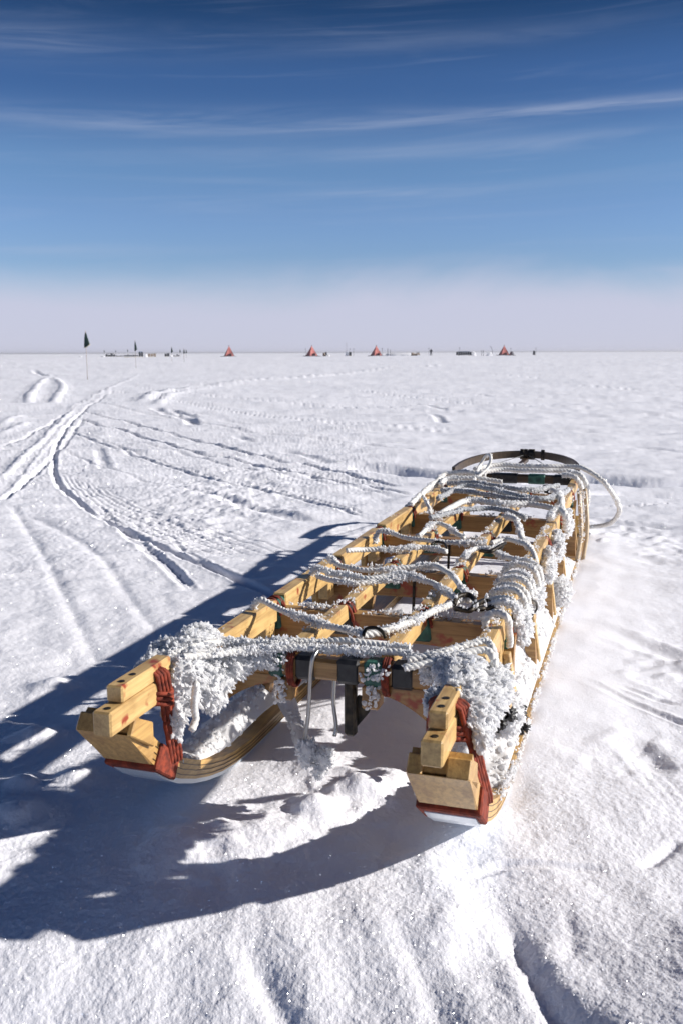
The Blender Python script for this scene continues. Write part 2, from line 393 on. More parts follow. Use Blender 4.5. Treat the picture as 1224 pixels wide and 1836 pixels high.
def terrain():
    rr = [.22]
    while rr[-1] < 1.05: rr.append(rr[-1]+(.012 if rr[-1] < .95 else .003))
    while rr[-1] < 9000:
        r = rr[-1]; rr.append(r+min(max(.0016, .00085*r*r), .04*r))
    rr = np.array(rr)
    aa = list(np.arange(-26, 26.0001, .062)); a = 26.0; st = .062
    right = []
    while a < 180: st = min(st*1.09, 3.0); a += st; right.append(min(a, 180))
    aa = [-x for x in right[::-1]] + aa + right
    aa = np.radians(np.array(aa[1:]))             # -180 and 180 meet
    na, nr = len(aa), len(rr)
    A, R = np.meshgrid(aa, rr); X = R*np.sin(A); Y = R*np.cos(A)
    near = np.clip(1.6/np.maximum(R, .3), 0, 1)
    h = np.zeros_like(X)
    # wind-laid undulations, long across the view
    h += perlin(X*.035, Y*.11, 1)*.30*sstep(12, 80, R)
    h += perlin(X*.16+3, Y*.55, 2)*.085*sstep(5, 22, R)
    h += perlin(X*.5, Y*1.6, 3)*.040*sstep(3.5, 10, R)
    h += perlin(X*1.4, Y*3.8, 4)*.022*sstep(2.5, 7, R)
    h += np.maximum(perlin(X*3+Y*.8, Y*7-X, 5), 0)*.022*sstep(2.2, 4, R)*(1-sstep(14, 40, R))
    h += perlin(X*2.2, Y*2.6, 15)*.012 + np.abs(perlin(X*4.5+Y*1.5, Y*3-X, 16))*.008*(1-sstep(4, 9, R))
    h += perlin(X*7, Y*8, 6)*.0055 + perlin(X*9+Y*3, Y*4.5-X*2, 17)*.010*(1-sstep(1.35, 1.9, R))
    h += perlin(X*19, Y*22, 7)*.0024*(1-sstep(8, 20, R))
    h += perlin(X*48, Y*50, 8)*.0013*(1-sstep(3, 8, R))
    h += perlin(X*110, Y*110, 9)*.0011*(1-sstep(1.8, 5, R))
    h += np.abs(perlin(X*230, Y*230, 10))*.0017*(1-sstep(1.5, 3, R))
    # foreground tilted down and left, away from the sun, added to darken it
    q = np.clip(1.62-Y+.12*X, 0, 3); h -= .17*q*q/(q+.25); h += .34*np.clip(X-.05, -1.3, .8)*sstep(.16, .85, q)
    for (x0, y0), (x1, y1), amp in ROUGH:
        a0 = at(x0, y0); a1 = at(x1, y1); c = at((x0+x1)/2, (y0+y1)/2); wx = abs(at(x1, (y0+y1)/2).x-at(x0, (y0+y1)/2).x)/2; wy = abs(a0.y-a1.y)/2
        m_ = np.clip(1.3-((X-c.x)/wx)**2-((Y-c.y)/wy)**2, 0, 1)
        n_ = perlin(X*5+Y*4, (Y-X)*8, 21)+.7*perlin(X*14+Y*9, Y*19-X*12, 22)
        h += m_*amp*(np.maximum(n_, -.15)*1.9)
    for c, r, amp, e in BUMP:
        d2 = ((X-c.x)**2+(Y-c.y)**2)/(r*r); wob = 1+.35*perlin(X*25, Y*25, 31)
        h += amp*np.exp(-d2*wob**2*1.2)
    wv = perlin(X*5, Y*5, 41); wv2 = perlin(X*30, Y*30, 42)
    for pts, w, dep, berm, tread, side in TR:
        sp = spline(pts, max(.05, w*2)); px_ = np.array([p.x for p in sp]); py_ = np.array([p.y for p in sp])
        m_ = w*4
        sel = np.where((X > px_.min()-m_) & (X < px_.max()+m_) & (Y > py_.min()-m_) & (Y < py_.max()+m_))
        if len(sel[0]) == 0: continue
        x = X[sel]; y = Y[sel]; best = np.full(x.shape, 1e9); al = np.zeros_like(x); L = 0
        for i in range(len(sp)-1):
            ax, ay, bx, by = px_[i], py_[i], px_[i+1], py_[i+1]; dx, dy = bx-ax, by-ay; l = math.hypot(dx, dy)
            if l < 1e-6: continue
            u = np.clip(((x-ax)*dx+(y-ay)*dy)/(l*l), 0, 1)
            d = np.hypot(x-ax-u*dx, y-ay-u*dy); k = d < best; best = np.where(k, d, best); al = np.where(k, L+u*l, al); L += l
        ef = min(.3*L, max(6*w, .25)); fade = sstep(0, ef, al)*sstep(0, ef, L-al)
        wl = w*(1+.14*wv[sel]+.08*wv2[sel]); q = best/wl; var = 1+.3*wv[sel]+(.25 if berm > .1 else .06)*perlin(al*6, al*0+dep*999, 50)
        e = -dep*np.exp(-q**(2.6 if berm >= .3 else 1.8)*.9)*var + abs(dep)*berm*.6*np.exp(-((q-1.7)/.6)**2)*(1+1.2*wv2[sel])
        if tread: e += .004*np.sign(np.sin(al*2*math.pi/.055))*np.exp(-q**4)*(1-sstep(6, 12, np.hypot(x, y)))*.8 + .003*np.abs(wv2[sel])
        h[sel] += e*fade
    # flat pressed snow under and beside the runners
    S_ = X*D.x+Y*D.y; T_ = X*P.x+Y*P.y
    m_ = np.exp(-((T_+.26)/.09)**4)+np.exp(-((T_+.81)/.09)**4); m_ = np.clip(m_, 0, 1)*sstep(1.5, 1.8, S_)*(1-sstep(4.6, 5, S_))
    h = h*(1-m_)+(-.004+.019*np.exp(-((T_+.22)/.06)**2)*sstep(1.75, 2.3, S_)+.008*sstep(1.9, 2.5, S_))*m_
    m2 = np.clip(np.exp(-((T_+.53)/.5)**4), 0, 1)*sstep(1.9, 2.3, S_)*(1-sstep(4.6, 5.2, S_)); h = h*(1-.5*m2)
    # little hollow of wind scour inside the sledge and a fluffy drift along its right side
    m3 = np.exp(-((T_+.13)/.05)**2)*sstep(2.1, 2.6, S_)*(1-sstep(4.2, 4.8, S_)); h += m3*.006*(1+1.2*perlin(S_*9, T_*12, 61))
    m4 = np.where(T_ < -.165, np.exp(-((T_+.165)/.055)**4), np.exp(-((T_+.165)/.22)**2))*sstep(1.75, 2.2, S_)*(1-sstep(4.3, 4.6, S_)); h += m4*np.maximum(.022+.005*perlin(S_*9, T_*12, 71)-h, 0)
    V = np.stack([X, Y, h], -1).reshape(-1, 3)
    V = np.vstack([V, [[0, 0, float(h[0].mean())]]]); ctr = len(V)-1
    i = np.arange(nr-1)[:, None]*na; j = np.arange(na)[None, :]; j2 = (j+1) % na
    Fq = np.stack([i+j, i+j2, i+na+j2, i+na+j], -1).reshape(-1, 4)[:, ::-1]
    me = bpy.data.meshes.new('snow_ground')
    nf = len(Fq); me.vertices.add(len(V)); me.vertices.foreach_set('co', V.ravel())
    tri = np.stack([np.full(na, ctr), np.arange(na), (np.arange(na)+1) % na], -1)[:, ::-1]
    me.loops.add(nf*4+na*3); me.loops.foreach_set('vertex_index', np.concatenate([Fq.ravel(), tri.ravel()]).astype(np.int32))
    me.polygons.add(nf+na); me.polygons.foreach_set('loop_start', np.concatenate([np.arange(nf)*4, nf*4+np.arange(na)*3]).astype(np.int32))
    me.update(calc_edges=True); me.validate()
    me.polygons.foreach_set('use_smooth', [True]*len(me.polygons)); me.materials.append(M['snow'])
    o = bpy.data.objects.new('snow_ground', me); COL.objects.link(o)
    # make sure faces look up
    if me.polygons[len(me.polygons)//2].normal.z < 0: me.flip_normals()
    return tag(o, 'wind-packed white snow plain with sledge and snowmobile tracks', kind='structure')
ground = terrain()

# ------------------------------------------------------------------ the sledge
BR = [1.60, 1.95, 2.38, 2.85, 3.27, 3.86]          # bridges (crossbars)
RT = [-.773, -.605, -.43, -.263]                  # four lines of slats
TC = -.5275
sled = empty('sledge', W(1.3, TC, 0), 'long wooden expedition sledge crusted with frost, lashed with red cord and green tape', 'sledge')

RB = [(1.278,.243),(1.29,.228),(1.318,.195),(1.346,.164),(1.378,.137),(1.407,.114),(1.455,.084),(1.514,.057),(1.575,.035),(1.638,.018),(1.70,.008),(1.78,.002),(1.9,0),(2.3,0),(3.0,0),(3.7,0),(4.1,.0),(4.3,.01),(4.42,.035),(4.5,.07)]
def runner(t0, t1):
    # laminated board with curved-up ends
    pts = [Vector((a, b)) for a, b in RB]; n = len(pts); nor = []
    for i in range(n):
        d = pts[min(i+1, n-1)]-pts[max(i-1, 0)]; nor.append(Vector((-d.y, d.x)).normalized())
    th = [.040 if a < 1.34 else .042 if a < 1.45 else .040-.012*min(1, (a-1.45)/.3) for a, b in RB]
    def loft(off0, off1, ta, tb, i0=0, i1=n, m_='wood_run', name='runner', par=sled):
        mb = MB(); vs = []; fs = []
        for i in range(i0, i1):
            for (o, t) in ((off0(i), ta), (off0(i), tb), (off1(i), tb), (off1(i), ta)):
                q = pts[i]+nor[i]*o; vs.append(W(q.x, t, q.y))
        k = i1-i0
        for i in range(k-1):
            for j in range(4): fs.append((i*4+j, i*4+(j+1) % 4, (i+1)*4+(j+1) % 4, (i+1)*4+j))
        fs.append((0, 1, 2, 3)); fs.append(((k-1)*4+3, (k-1)*4+2, (k-1)*4+1, (k-1)*4))
        mb.add(vs, fs); o = mb.build(name, M[m_], par)
        bm = bpy.data.meshes; return o
    r = loft(lambda i: .003, lambda i: th[i], t0, t1, 0, n)
    # laminations: fine dark glue lines, just proud of the sides
    mb = MB()
    for k in (1, 2, 3):
        for t in (t0-.0006, t1+.0006):
            vs = []; fs = []
            for i in range(n):
                for o in (th[i]*k/4-.0006, th[i]*k/4+.0006):
                    for tt in (t, t+(-.0008 if t > TC else .0008)):
                        q = pts[i]+nor[i]*o; vs.append(W(q.x, tt, q.y))
            for i in range(n-1):
                a = i*4; b = a+4
                for x, y in ((0, 1), (1, 3), (3, 2), (2, 0)): fs.append((a+x, a+y, b+y, b+x))
            mb.add(vs, fs)
    mb.build('glue_line', M['wood_dark'], r)
    loft(lambda i: -.006, lambda i: .0028, t0+.004, t1-.004, 4, n, 'sole', 'sole_strip', r)
    # tip block under the nose, and the two ears of the notch
    mb = MB()
    hexa(mb, [W(*p) for p in [(1.292,t0-.002,.2235),(1.270,t0-.002,.245),(1.292,t1+.002,.2235),(1.270,t1+.002,.245),(1.352,t0-.002,.158),(1.375,t0-.002,.196),(1.352,t1+.002,.158),(1.375,t1+.002,.196)]], .003)
    c = (t0+t1)/2; rt = -.773 if t0 < -.5 else -.263
    for a, b in ((t0-.002, rt-.0180), (rt+.0180, t1+.002)):
        hexa(mb, [W(*p) for p in [(1.272,a,.243),(1.290,a,.268),(1.272,b,.243),(1.290,b,.268),(1.345,a,.195),(1.345,a,.240),(1.345,b,.195),(1.345,b,.240)]], .002)
    mb.build('tip_block', M['wood_run'], r)
    return r
run_l = runner(-.857, -.767)
run_r = runner(-.302, -.212)

# rails: outer slats running out over the runner tips in two steps
for rt in (RT[0], RT[3]):
    mb = MB()
    ds = -.012 if rt < -.5 else .03
    box(mb, 1.228+ds, 1.565, rt-.0165, rt+.0165, .262, .303, .003)
    box(mb, 1.268+ds, 1.42, rt-.0150, rt+.0150, .3035, .332, .003)
    r = mb.build('rail', M['wood_s'], sled)
    for s_, z_ in ((1.245+ds, .3035), (1.29+ds, .3325), (1.325+ds, .3325)):
        hb = MB(); c = W(s_, rt+.001, z_); hb.add([c+(D*math.cos(a)+P*math.sin(a))*.0055+Z*zz for zz in (-.004, .0006) for a in np.linspace(0, 2*math.pi, 10, False)],
               [tuple(range(10, 20))]+[(k, (k+1) % 10, 10+(k+1) % 10, 10+k) for k in range(10)])
        hb.build('bolt', M['iron'], r)
# slats between the bridges
for li, rt in enumerate(RT):
    hh = .052 if li in (0, 3) else .034; w = .0165 if li in (0, 3) else .0155
    for k in range(5):
        if li in (1, 2) and k == 0: s0 = BR[0]+.04
        else: s0 = BR[k]+.022
        mb = MB(); top = .306+rnd.uniform(-.002, .003)
        box(mb, s0+.004, BR[k+1]-.030, rt-w, rt+w, top-hh, top, .003, .0015)
        if li in (0, 3) and k < 4:                    # lower spacer showing below the rail
            box(mb, BR[k+1]-.085, BR[k+1]-.034, rt-w*.8, rt+w*.8, top-hh-.045, top-hh-.0005, .002)
        mb.build('slat', M['wood_s'], sled)
# slat front ends that hang below the first crossbar, dressed in green tape
for rt in (RT[1]+.0, RT[2]-.01):
    mb = MB(); box(mb, 1.563, 1.60, rt-.016, rt+.016, .215, .258, .003); mb.build('peg', M['wood_t'], sled)

def arch(s, legs=True, depth=.05, thick=.034, front=False):
    mb = MB(); N_ = 24; vs = []; fs = []
    for i in range(N_+1):
        u = -1+2*i/N_; t = TC+u*.288; top = .283-.004*abs(u)**3+.0
        dp = depth*(1+1.15*abs(u)**5)
        for ss in (s-thick/2, s+thick/2):
            for z in (top-dp, top): vs.append(W(ss, t, z))
    for i in range(N_):
        a = i*4; b = a+4; fs += [(a, a+1, b+1, b), (a+2, b+2, b+3, a+3), (a+1, a+3, b+3, b+1), (a, b, b+2, a+2)]
    fs += [(0, 2, 3, 1), (N_*4, N_*4+1, N_*4+3, N_*4+2)]
    mb.add(vs, fs); o = mb.build('bridge', M['wood_t'], sled)
    if legs:
        for sg in (-1, 1):
            mb = MB(); vs = []; fs = []; K = 10
            for i in range(K+1):
                v = i/K; z = .262-.225*v
                tc_ = TC+sg*(.262+.022*v); wd = .030-.012*v+.018*(1-v)**3
                th_ = thick/2*.8
                for ss in (s-th_, s+th_):
                    for e in (-1, 1): vs.append(W(ss, tc_+e*wd-sg*.012*(1-v)**2, z))
            for i in range(K):
                a = i*4; b = a+4; fs += [(a, a+1, b+1, b), (a+2, b+2, b+3, a+3), (a+1, a+3, b+3, b+1), (a, b, b+2, a+2)]
            fs += [(0, 2, 3, 1), (K*4, K*4+1, K*4+3, K*4+2)]
            mb.add(vs, fs); mb.build('leg', M['wood_t'], sled)
            # slanting stay from the rail down the outside
            mb = MB(); a_ = W(s-.045, TC+sg*.285, .235); b_ = W(s+.05, TC+sg*.300, .05)
            hexa(mb, [q+D*x+P*y for q in (a_, b_) for x in (-.013, .013) for y in (-.007, .007)], .0015)
            mb.build('stay', M['wood_s'], sled)
    return o
for k, s in enumerate(BR[1:5]): arch(s, depth=.055 if k != 1 else .068, thick=.036)
arch(BR[5], depth=.045)
# first crossbar: taped spar, with a curved knee at each end
spar = MB(); box(spar, 1.560, 1.598, TC-.285, TC+.285, .262, .302, .006); spar = spar.build('crossbar', M['wood_t'], sled)
def band(par, s0, s1, t0, t1, z0, z1, m_, name='tape_band'):
    mb = MB(); box(mb, s0, s1, t0, t1, z0, z1, .007); return mb.build(name, M[m_], par)
def tat(x):                                          # lateral position of an image column along the first spar
    best = min(np.linspace(-.85, -.2, 400), key=lambda t: abs(projx(W(1.56, t, .28))-x)); return float(best)
def projx(p):
    f_ = p.y*math.cos(TH)-(p.z-H)*math.sin(TH); return 612+F*p.x/f_
for x0, x1, c in [(415,447,'black'),(478,508,'green'),(525,566,'black'),(600,645,'black'),(648,692,'green'),(696,741,'black'),(769,800,'black'),(310,335,'green')]:
    band(spar, 1.557, 1.601, tat(x0), tat(x1), .259, .305, c)
for sg in (-1, 1):
    mb = MB(); vs = []; fs = []; K = 12              # knee: sweeps from the spar down and outwards, thickening to a blunt foot
    for i in range(K+1):
        v = i/K; t = TC+sg*(.09+.135*v); z = .258-.060*v**2.2; hw = .010+.016*v
        for ss in (1.565, 1.600):
            for e in (0, 1): vs.append(W(ss, t, z-hw if e == 0 else min(.2615, z+hw+.012)))
    for i in range(K):
        a = i*4; b = a+4; fs += [(a, a+1, b+1, b), (a+2, b+2, b+3, a+3), (a+1, a+3, b+3, b+1), (a, b, b+2, a+2)]
    fs += [(0, 2, 3, 1), (K*4, K*4+1, K*4+3, K*4+2)]
    mb.add(vs, fs); mb.build('knee', M['wood_t'], sled)
for t_ in (tat(515), tat(684)):                      # red cord round the spar
    path = [W(1.579+.026*math.cos(a), t_+.012*a/18, .275+.034*math.sin(a)) for a in np.linspace(0, 18, 90)]
    mb = MB(); tube(mb, path, .0032, 6); mb.build('red_cord', M['red'], spar)

# lashings where slats cross bridges
for k in range(1, 6):
    for li, rt in enumerate(RT):
        s = BR[k]; mb = MB()
        c_ = W(s, rt, .292)
        w_ = .019
        hexa(mb, [W(s+a*(.026-(.007 if c else 0)), rt+b*(w_+.004-(.006 if c else 0)), (.235, .302)[c]+rnd.uniform(-.001, .001)) for a in (-1, 1) for b in (-1, 1) for c in (0, 1)], .005)
        mb.build('tape_wrap', M['green' if (k+li) % 4 != 2 else 'black'], sled)
        mb = MB(); e_ = 1 if li in (0, 1, 2) else 1
        path = [W(s-.026+.03*math.sin(a*.11), rt+e_*.025*math.cos(a)*.95, .268+.036*math.sin(a)) for a in np.linspace(0, 19, 90)]
        tube(mb, path, .0035, 6); mb.build('red_cord', M['red'], sled)
# tall red lashings at the runner tips
for rt, tt in ((RT[0], -.762), (RT[3], -.207)):
    mb = MB(); sg = 1
    for q in range(4):
        path = []
        for a in np.linspace(0, 2*math.pi, 40):
            zz = .225+.098*math.sin(a); ss = 1.395-.03*math.sin(a)+.007*q-.006
            lo = rt-.050+.0; hi = rt+.029
            tm = (t0 := (-.862 if rt < -.5 else -.307)); t1_ = (-.762 if rt < -.5 else -.207)
            u = (math.sin(a)+1)/2; L_ = tm*(1-u)+(rt-.020)*u; R_ = t1_*(1-u)+(rt+.020)*u
            cx = (L_+R_)/2; hx = (R_-L_)/2
            ct = math.cos(a); path.append(W(ss+rnd.uniform(-.001, .001), cx+hx*max(-1, min(1, ct*2.6))+.0025*q*math.copysign(1, ct), zz))
        tube(mb, path, .0048, 6, 3, .02)
    for q in range(3):                               # horizontal cinching turns
        path = [W(1.385+.026*math.cos(a), rt+.030*math.sin(a)+.0, .262+.009*q+.003*math.sin(3*a)) for a in np.linspace(0, 2*math.pi, 30)]
        tube(mb, path, .0045, 6, 3, .02)
    mb.build('red_lashing', M['red'], sled)
    # red-soaked cloth under the nose
    mb = MB(); c0, c1 = (-.864, -.760) if rt < -.5 else (-.309, -.205)
    hexa(mb, [W(*p) for p in [(1.358,c0,.146),(1.385,c0,.185),(1.358,c1,.146),(1.385,c1,.185),(1.425,c0,.098),(1.45,c0,.139),(1.425,c1,.098),(1.45,c1,.139)]], .003)
    mb.build('binding', M['red'], sled)

# rear crossbar and bow
mb = MB(); box(mb, 4.22, 4.262, TC-.29, TC+.29, .275, .312, .006); rb = mb.build('crossbar', M['wood_dark'], sled)
for a, b, c_ in ((-.10, .02, 'black'), (.06, .14, 'green'), (.17, .26, 'black')): band(rb, 4.217, 4.265, TC+a, TC+b, .272, .315, c_)
for rt in (RT[0], RT[3]):
    mb = MB(); box(mb, 3.885, 4.30, rt-.016, rt+.016, .262, .300, .003); mb.build('slat', M['wood_s'], sled)
bow = []
for a in np.linspace(-math.pi/2, math.pi/2, 40):
    bow.append(W(4.24+.47*math.cos(a)**.8, TC+.275*math.sin(a), .318+.035*math.cos(a)))
mb = MB(); fr = []; vs = []; fs = []
for i, p in enumerate(bow):
    t = (bow[min(i+1, 39)]-bow[max(i-1, 0)]).normalized(); n = t.cross(Z).normalized()
    for a, b in ((-.007, -.017), (.007, -.017), (.007, .017), (-.007, .017)): vs.append(p+n*a+Z*b)
for i in range(39):
    for j in range(4): fs.append((i*4+j, i*4+(j+1) % 4, (i+1)*4+(j+1) % 4, (i+1)*4+j))
fs += [(3, 2, 1, 0), (156, 157, 158, 159)]
mb.add(vs, fs); bw = mb.build('bow', M['wood_dark'], sled)
mb = MB()
for u in (-.035, -.012, .012, .03, .09):
    p = W(4.24+.47*math.cos(u*3)**.8, TC+.275*math.sin(u*3), .353)
    for q in range(4):
        path = [p+P*(q*.004)+D*.014*math.cos(a)+Z*.024*math.sin(a) for a in np.linspace(0, 2*math.pi, 16)]
        tube(mb, path, .003, 5)
mb.build('bow_lashing', M['iron'], bw)
mb = MB(); box(mb, 4.25, 4.70, TC-.012, TC+.012, .318, .338, .002); mb.build('bow_stay', M['wood_dark'], sled)
mb = MB()
tube(mb, [W(4.70, TC-.01, .35), W(4.26, TC-.2, .315)], .002, 5); tube(mb, [W(4.70, TC+.01, .35), W(4.26, TC+.2, .315)], .002, 5)
mb.build('bow_wire', M['steel'], sled)
for dt_, ds_ in ((.315, 0), (.335, .07)):            # upright poles at the right rear, and one on the left
    mb = MB(); tube(mb, spline([W(3.80+ds_, TC+dt_-.005, .02), W(3.84+ds_, TC+dt_+.006, .14), W(3.90+ds_, TC+dt_-.012, .295)], .03), .0085, 10); mb.build('strut', M['wood_pale'], sled)
# brackets under the first spar
def inpx(x, y, z): return at(x, y, z)

# dark hanging bar with a spade-shaped blade
mb = MB(); box(mb, 1.583, 1.603, -.496, -.474, .150, .262, .005)
hexa(mb, [W(*p) for p in [(1.60,-.475,.165),(1.60,-.475,.225),(1.60,-.452,.195),(1.60,-.458,.222),(1.608,-.475,.165),(1.608,-.475,.225),(1.608,-.452,.195),(1.608,-.458,.222)]], .001)
br = mb.build('hanging_lever', M['iron'], sled)

# frost scattered on the woodwork belongs to the sledge
mb = MB()
def seed_line(a, b, n, sz, spread=.006):
    for _ in range(n):
        p = Vector(a).lerp(Vector(b), rnd.random())+rdir()*spread; d = (Z*.8+rdir()+WIND*.4).normalized()
        if rnd.random() < .4: blob(mb, p, sz*rnd.uniform(.3, .7), 0, .3)
        crystal(mb, p, d, sz*rnd.uniform(.5, 1.4), sz*.33)
for k in range(1, 6):
    for _ in range(5):
        t = rnd.uniform(TC-.26, TC+.22); seed_line(W(BR[k], t, .288), W(BR[k], t+rnd.uniform(.03, .08), .288), 26, .007)
for li in (0, 1, 2, 3):
    for k in range(5):
        for _ in range(2):
            s = rnd.uniform(BR[k]+.04, BR[k+1]-.08); seed_line(W(s, RT[li], .307), W(s+.05, RT[li], .307), 7, .004, .012)
for t0, t1 in ((tat(480), tat(510)), (tat(652), tat(690)), (tat(415), tat(475)), (tat(750), tat(800))):
    seed_line(W(1.558, t0, .285), W(1.558, t1, .290), 50, .008, .012)
seed_line(W(1.56, RT[2]-.01, .225), W(1.56, RT[2]+.0, .262), 50, .008, .011)
seed_line(W(1.56, RT[1]-.01, .215), W(1.56, RT[1]+.0, .255), 50, .008, .011)
seed_line(W(1.6, -.49, .23), W(1.6, -.48, .262), 25, .006, .006)
for _ in range(130):
    li = rnd.choice((1, 2, 3, 3)); s = rnd.uniform(1.7, 3.8); ln = rnd.uniform(.01, .05); seed_line(W(s, RT[li]-.01, .307), W(s+ln, RT[li]+rnd.uniform(-.01, .01), .307), rnd.randint(6, 22), rnd.uniform(.003, .0065), .008)
for k in range(1, 6):
    for li in (1, 2, 3): seed_line(W(BR[k]-.02, RT[li]-.012, .305), W(BR[k]+.02, RT[li]+.012, .303), 24, .006, .007)
for _ in range(40):
    k = rnd.choice((1, 2, 3, 4, 5)); t = rnd.uniform(TC-.24, TC+.26); seed_line(W(BR[k]-.012, t, .284), W(BR[k]+.012, t+.03, .284), 14, .006, .005)
for _ in range(150):
    s = rnd.uniform(1.62, 3.9); ln = rnd.uniform(.02, .08); z_ = rnd.uniform(.012, .030)+max(0, 1.8-s)*.15; seed_line(W(s, -.2105, z_), W(s+ln, -.2105, z_), rnd.randint(8, 20), rnd.uniform(.004, .008), .005)
for _ in range(30):
    s = rnd.uniform(3.80, 3.97); seed_line(W(s, -.205, .10), W(s, -.21, .30), 8, .006, .012)
for _ in range(14):
    s = rnd.uniform(1.95, 3.8); seed_line(W(s, -.252, .29), W(s+.06, -.25, .27), 18, .007, .012)
tag(mb.build('frost', M['frost'], sled), kind='stuff')

# ------------------------------------------------------------------ ropes lying over the sledge
RG = 'frosted ropes draped over the sledge'
def rope(pts, label, r=.0064, dens=2300, size=.0085, m_='rope', strands=3, patch=.25, name='rope', step=None, group=RG, extra=None):
    root_ = MB(); mbf = MB(); allp = [pts]+(extra or []); strand_ = MB(); parts_ = []
    for pp in allp:
        path = spline(pp, step or .0021)
        path = [p+Vector((mn.noise(p*18), mn.noise(p*18+Vector((9,0,0))), mn.noise(p*18+Vector((0,9,0)))*.6))*.005 for p in path]
        tube(root_ if pp is pts else strand_, path, r*1.12, 18, strands, r*4.6)
        frost_on(mbf, path, r, dens*.8, size*.5, patch=max(patch, .38))
        if pp is not pts: parts_.append(strand_); strand_ = MB()
    o = root_.build(name, M[m_], None, loc=allp[0][0]); tag(o, label, 'rope', group)
    for q in parts_: q.build('strand', M[m_], o)
    if mbf.v: tag(mbf.build('rime', M['frost'], o), kind='stuff')
    return o
A = at
rope([A(300,1172,.325),A(345,1160,.33),A(400,1150,.325),A(470,1152,.322),A(560,1152,.32),A(640,1152,.322),A(700,1160,.318),A(735,1165,.318)], 'heavily frosted white rope lying over the nearest crossbar, upper of two', extra=[])
rope([A(330,1180,.325),A(400,1172,.318),A(480,1163,.316),A(560,1163,.316),A(640,1168,.316),A(720,1172,.316),A(760,1186,.312)], 'frosted white rope lying along the front top edge of the nearest crossbar')
rope([A(725,1198,.315),A(770,1187,.322),A(820,1175,.33),A(865,1165,.335),A(880,1180,.325),A(886,1205,.30)], 'coarse twisted rope bent over the right rail just behind its big snow clump', dens=900, size=.006,
     extra=[[A(730,1185,.315),A(780,1172,.325),A(830,1160,.33),A(868,1150,.335),A(884,1165,.325),A(890,1190,.30)]])
rope([A(455,1095,.30),A(468,1076,.33),A(500,1090,.322),A(545,1108,.32),A(600,1125,.318),A(650,1135,.318),A(700,1128,.32)], 'frosted rope slanting from the left end of the second bridge to the middle', dens=2600)
rope([A(640,1140,.318),A(700,1128,.322),A(760,1105,.322),A(820,1078,.325),A(850,1065,.325)], 'taut frosted rope slanting up from the middle to the black snap hook', r=.007, dens=1900)
rope([A(552,1038,.29),A(566,1020,.325),A(600,1028,.32),A(660,1036,.318),A(720,1030,.322),A(760,1040,.322),A(800,1060,.32),A(815,1075,.315)], 'thick frosted rope along the third bridge from the left rail', dens=2600,
     extra=[[A(566,1033,.315),A(620,1045,.312),A(680,1042,.314),A(730,1036,.318)]])
rope([A(590,1000,.33),A(615,1015,.322),A(660,1022,.318),A(720,1020,.32),A(770,1015,.325),A(800,1025,.33),A(825,1050,.33),A(838,1078,.322)], 'frosted rope bending down over the third bridge near the middle', dens=2300)
rope([A(620,988,.325),A(660,985,.322),A(710,985,.32),A(760,982,.32),A(800,990,.32)], 'short straight frosted rope crossing the left rail between third and fourth bridges', r=.0068)
rope([A(672,975,.29),A(682,953,.325),A(720,962,.322),A(770,970,.32),A(830,975,.32),A(870,975,.32)], 'frosted rope along the fourth bridge from the left rail to the twisted black strap', dens=2300,
     extra=[[A(750,962,.32),A(775,940,.335),A(800,945,.33),A(830,965,.322)]])
rope([A(880,975,.325),A(910,968,.33),A(935,975,.335),A(955,990,.32),A(960,1010,.30)], 'frosted rope looped over the right rail beside the fourth bridge', extra=[[A(875,985,.322),A(900,998,.322),A(930,1005,.33),A(950,1020,.31)]])
for i, (y, dx, lab) in enumerate([(1090, 0, 'frosted rope turn over the right rail, next behind the green taped wrap'), (1066, 14, 'second frosted rope turn over the right rail, nearer the third bridge'), (1045, 24, 'third frosted rope turn over the right rail, by the bright slanting stay'), (1022, 38, 'fourth frosted rope turn over the right rail, below the fourth bridge')]):
    rope([A(860+dx,y+6,.305),A(880+dx,y-6,.325),A(905+dx,y-8,.335),A(922+dx,y+6,.325),A(928+dx,y+30,.29)], lab, dens=1900, size=.008,
         extra=[[A(865+dx,y-2,.305),A(884+dx,y-14,.325),A(908+dx,y-16,.335),A(926+dx,y-2,.325),A(932+dx,y+20,.29)]])
rope([A(868,1128,.30),A(872,1108,.325),A(890,1100,.335),A(908,1110,.33),A(912,1140,.28),A(910,1160,.25)], 'twisted rope arched over the green tape on the right rail and hanging down', dens=700, size=.005, r=.007)
rope([A(830,1000,.325),A(850,985,.33),A(880,985,.33),A(900,975,.33)], 'short frosted rope end beside the twisted black strap', dens=1700)
rope([A(350,1225,.30),A(349,1260,.26),A(350,1290,.225),A(343,1310,.21)], 'short white rope end hanging below the big left snow clump', dens=200, size=.004, r=.006, name='rope_end')
# rear tangle
far_ = dict(step=.0038, size=.009)
rope([A(735,905,.31),A(762,880,.325),A(785,862,.335),A(800,850,.35),A(840,848,.36),A(870,852,.355)], 'bright twisted rope laid at the left rear corner', r=.010, dens=1100, **far_, extra=[[A(790,870,.33),A(800,860,.34),A(850,858,.345),A(900,866,.33)]])
rope([A(850,842,.345),A(885,835,.352),A(930,836,.35),A(980,838,.35),A(1030,838,.352),A(1055,846,.35),A(1080,865,.32),A(1100,890,.26),A(1110,915,.18),A(1100,935,.10),A(1080,944,.05),A(1040,948,.03)], 'thick rope on the rear crossbar ending in the big loop beside the sledge', r=.0098, dens=260, **far_,
     extra=[[A(860,848,.34),A(900,843,.345),A(960,845,.345),A(1020,845,.345)]])
rope([A(1020,848,.345),A(1042,855,.34),A(1052,885,.27),A(1048,920,.17),A(1040,945,.09)], 'frosty rope hanging from the right rear corner inside the big loop', r=.0095, dens=1400, **far_,
     extra=[[A(1010,852,.345),A(1034,860,.335),A(1044,890,.26),A(1040,915,.19)]])
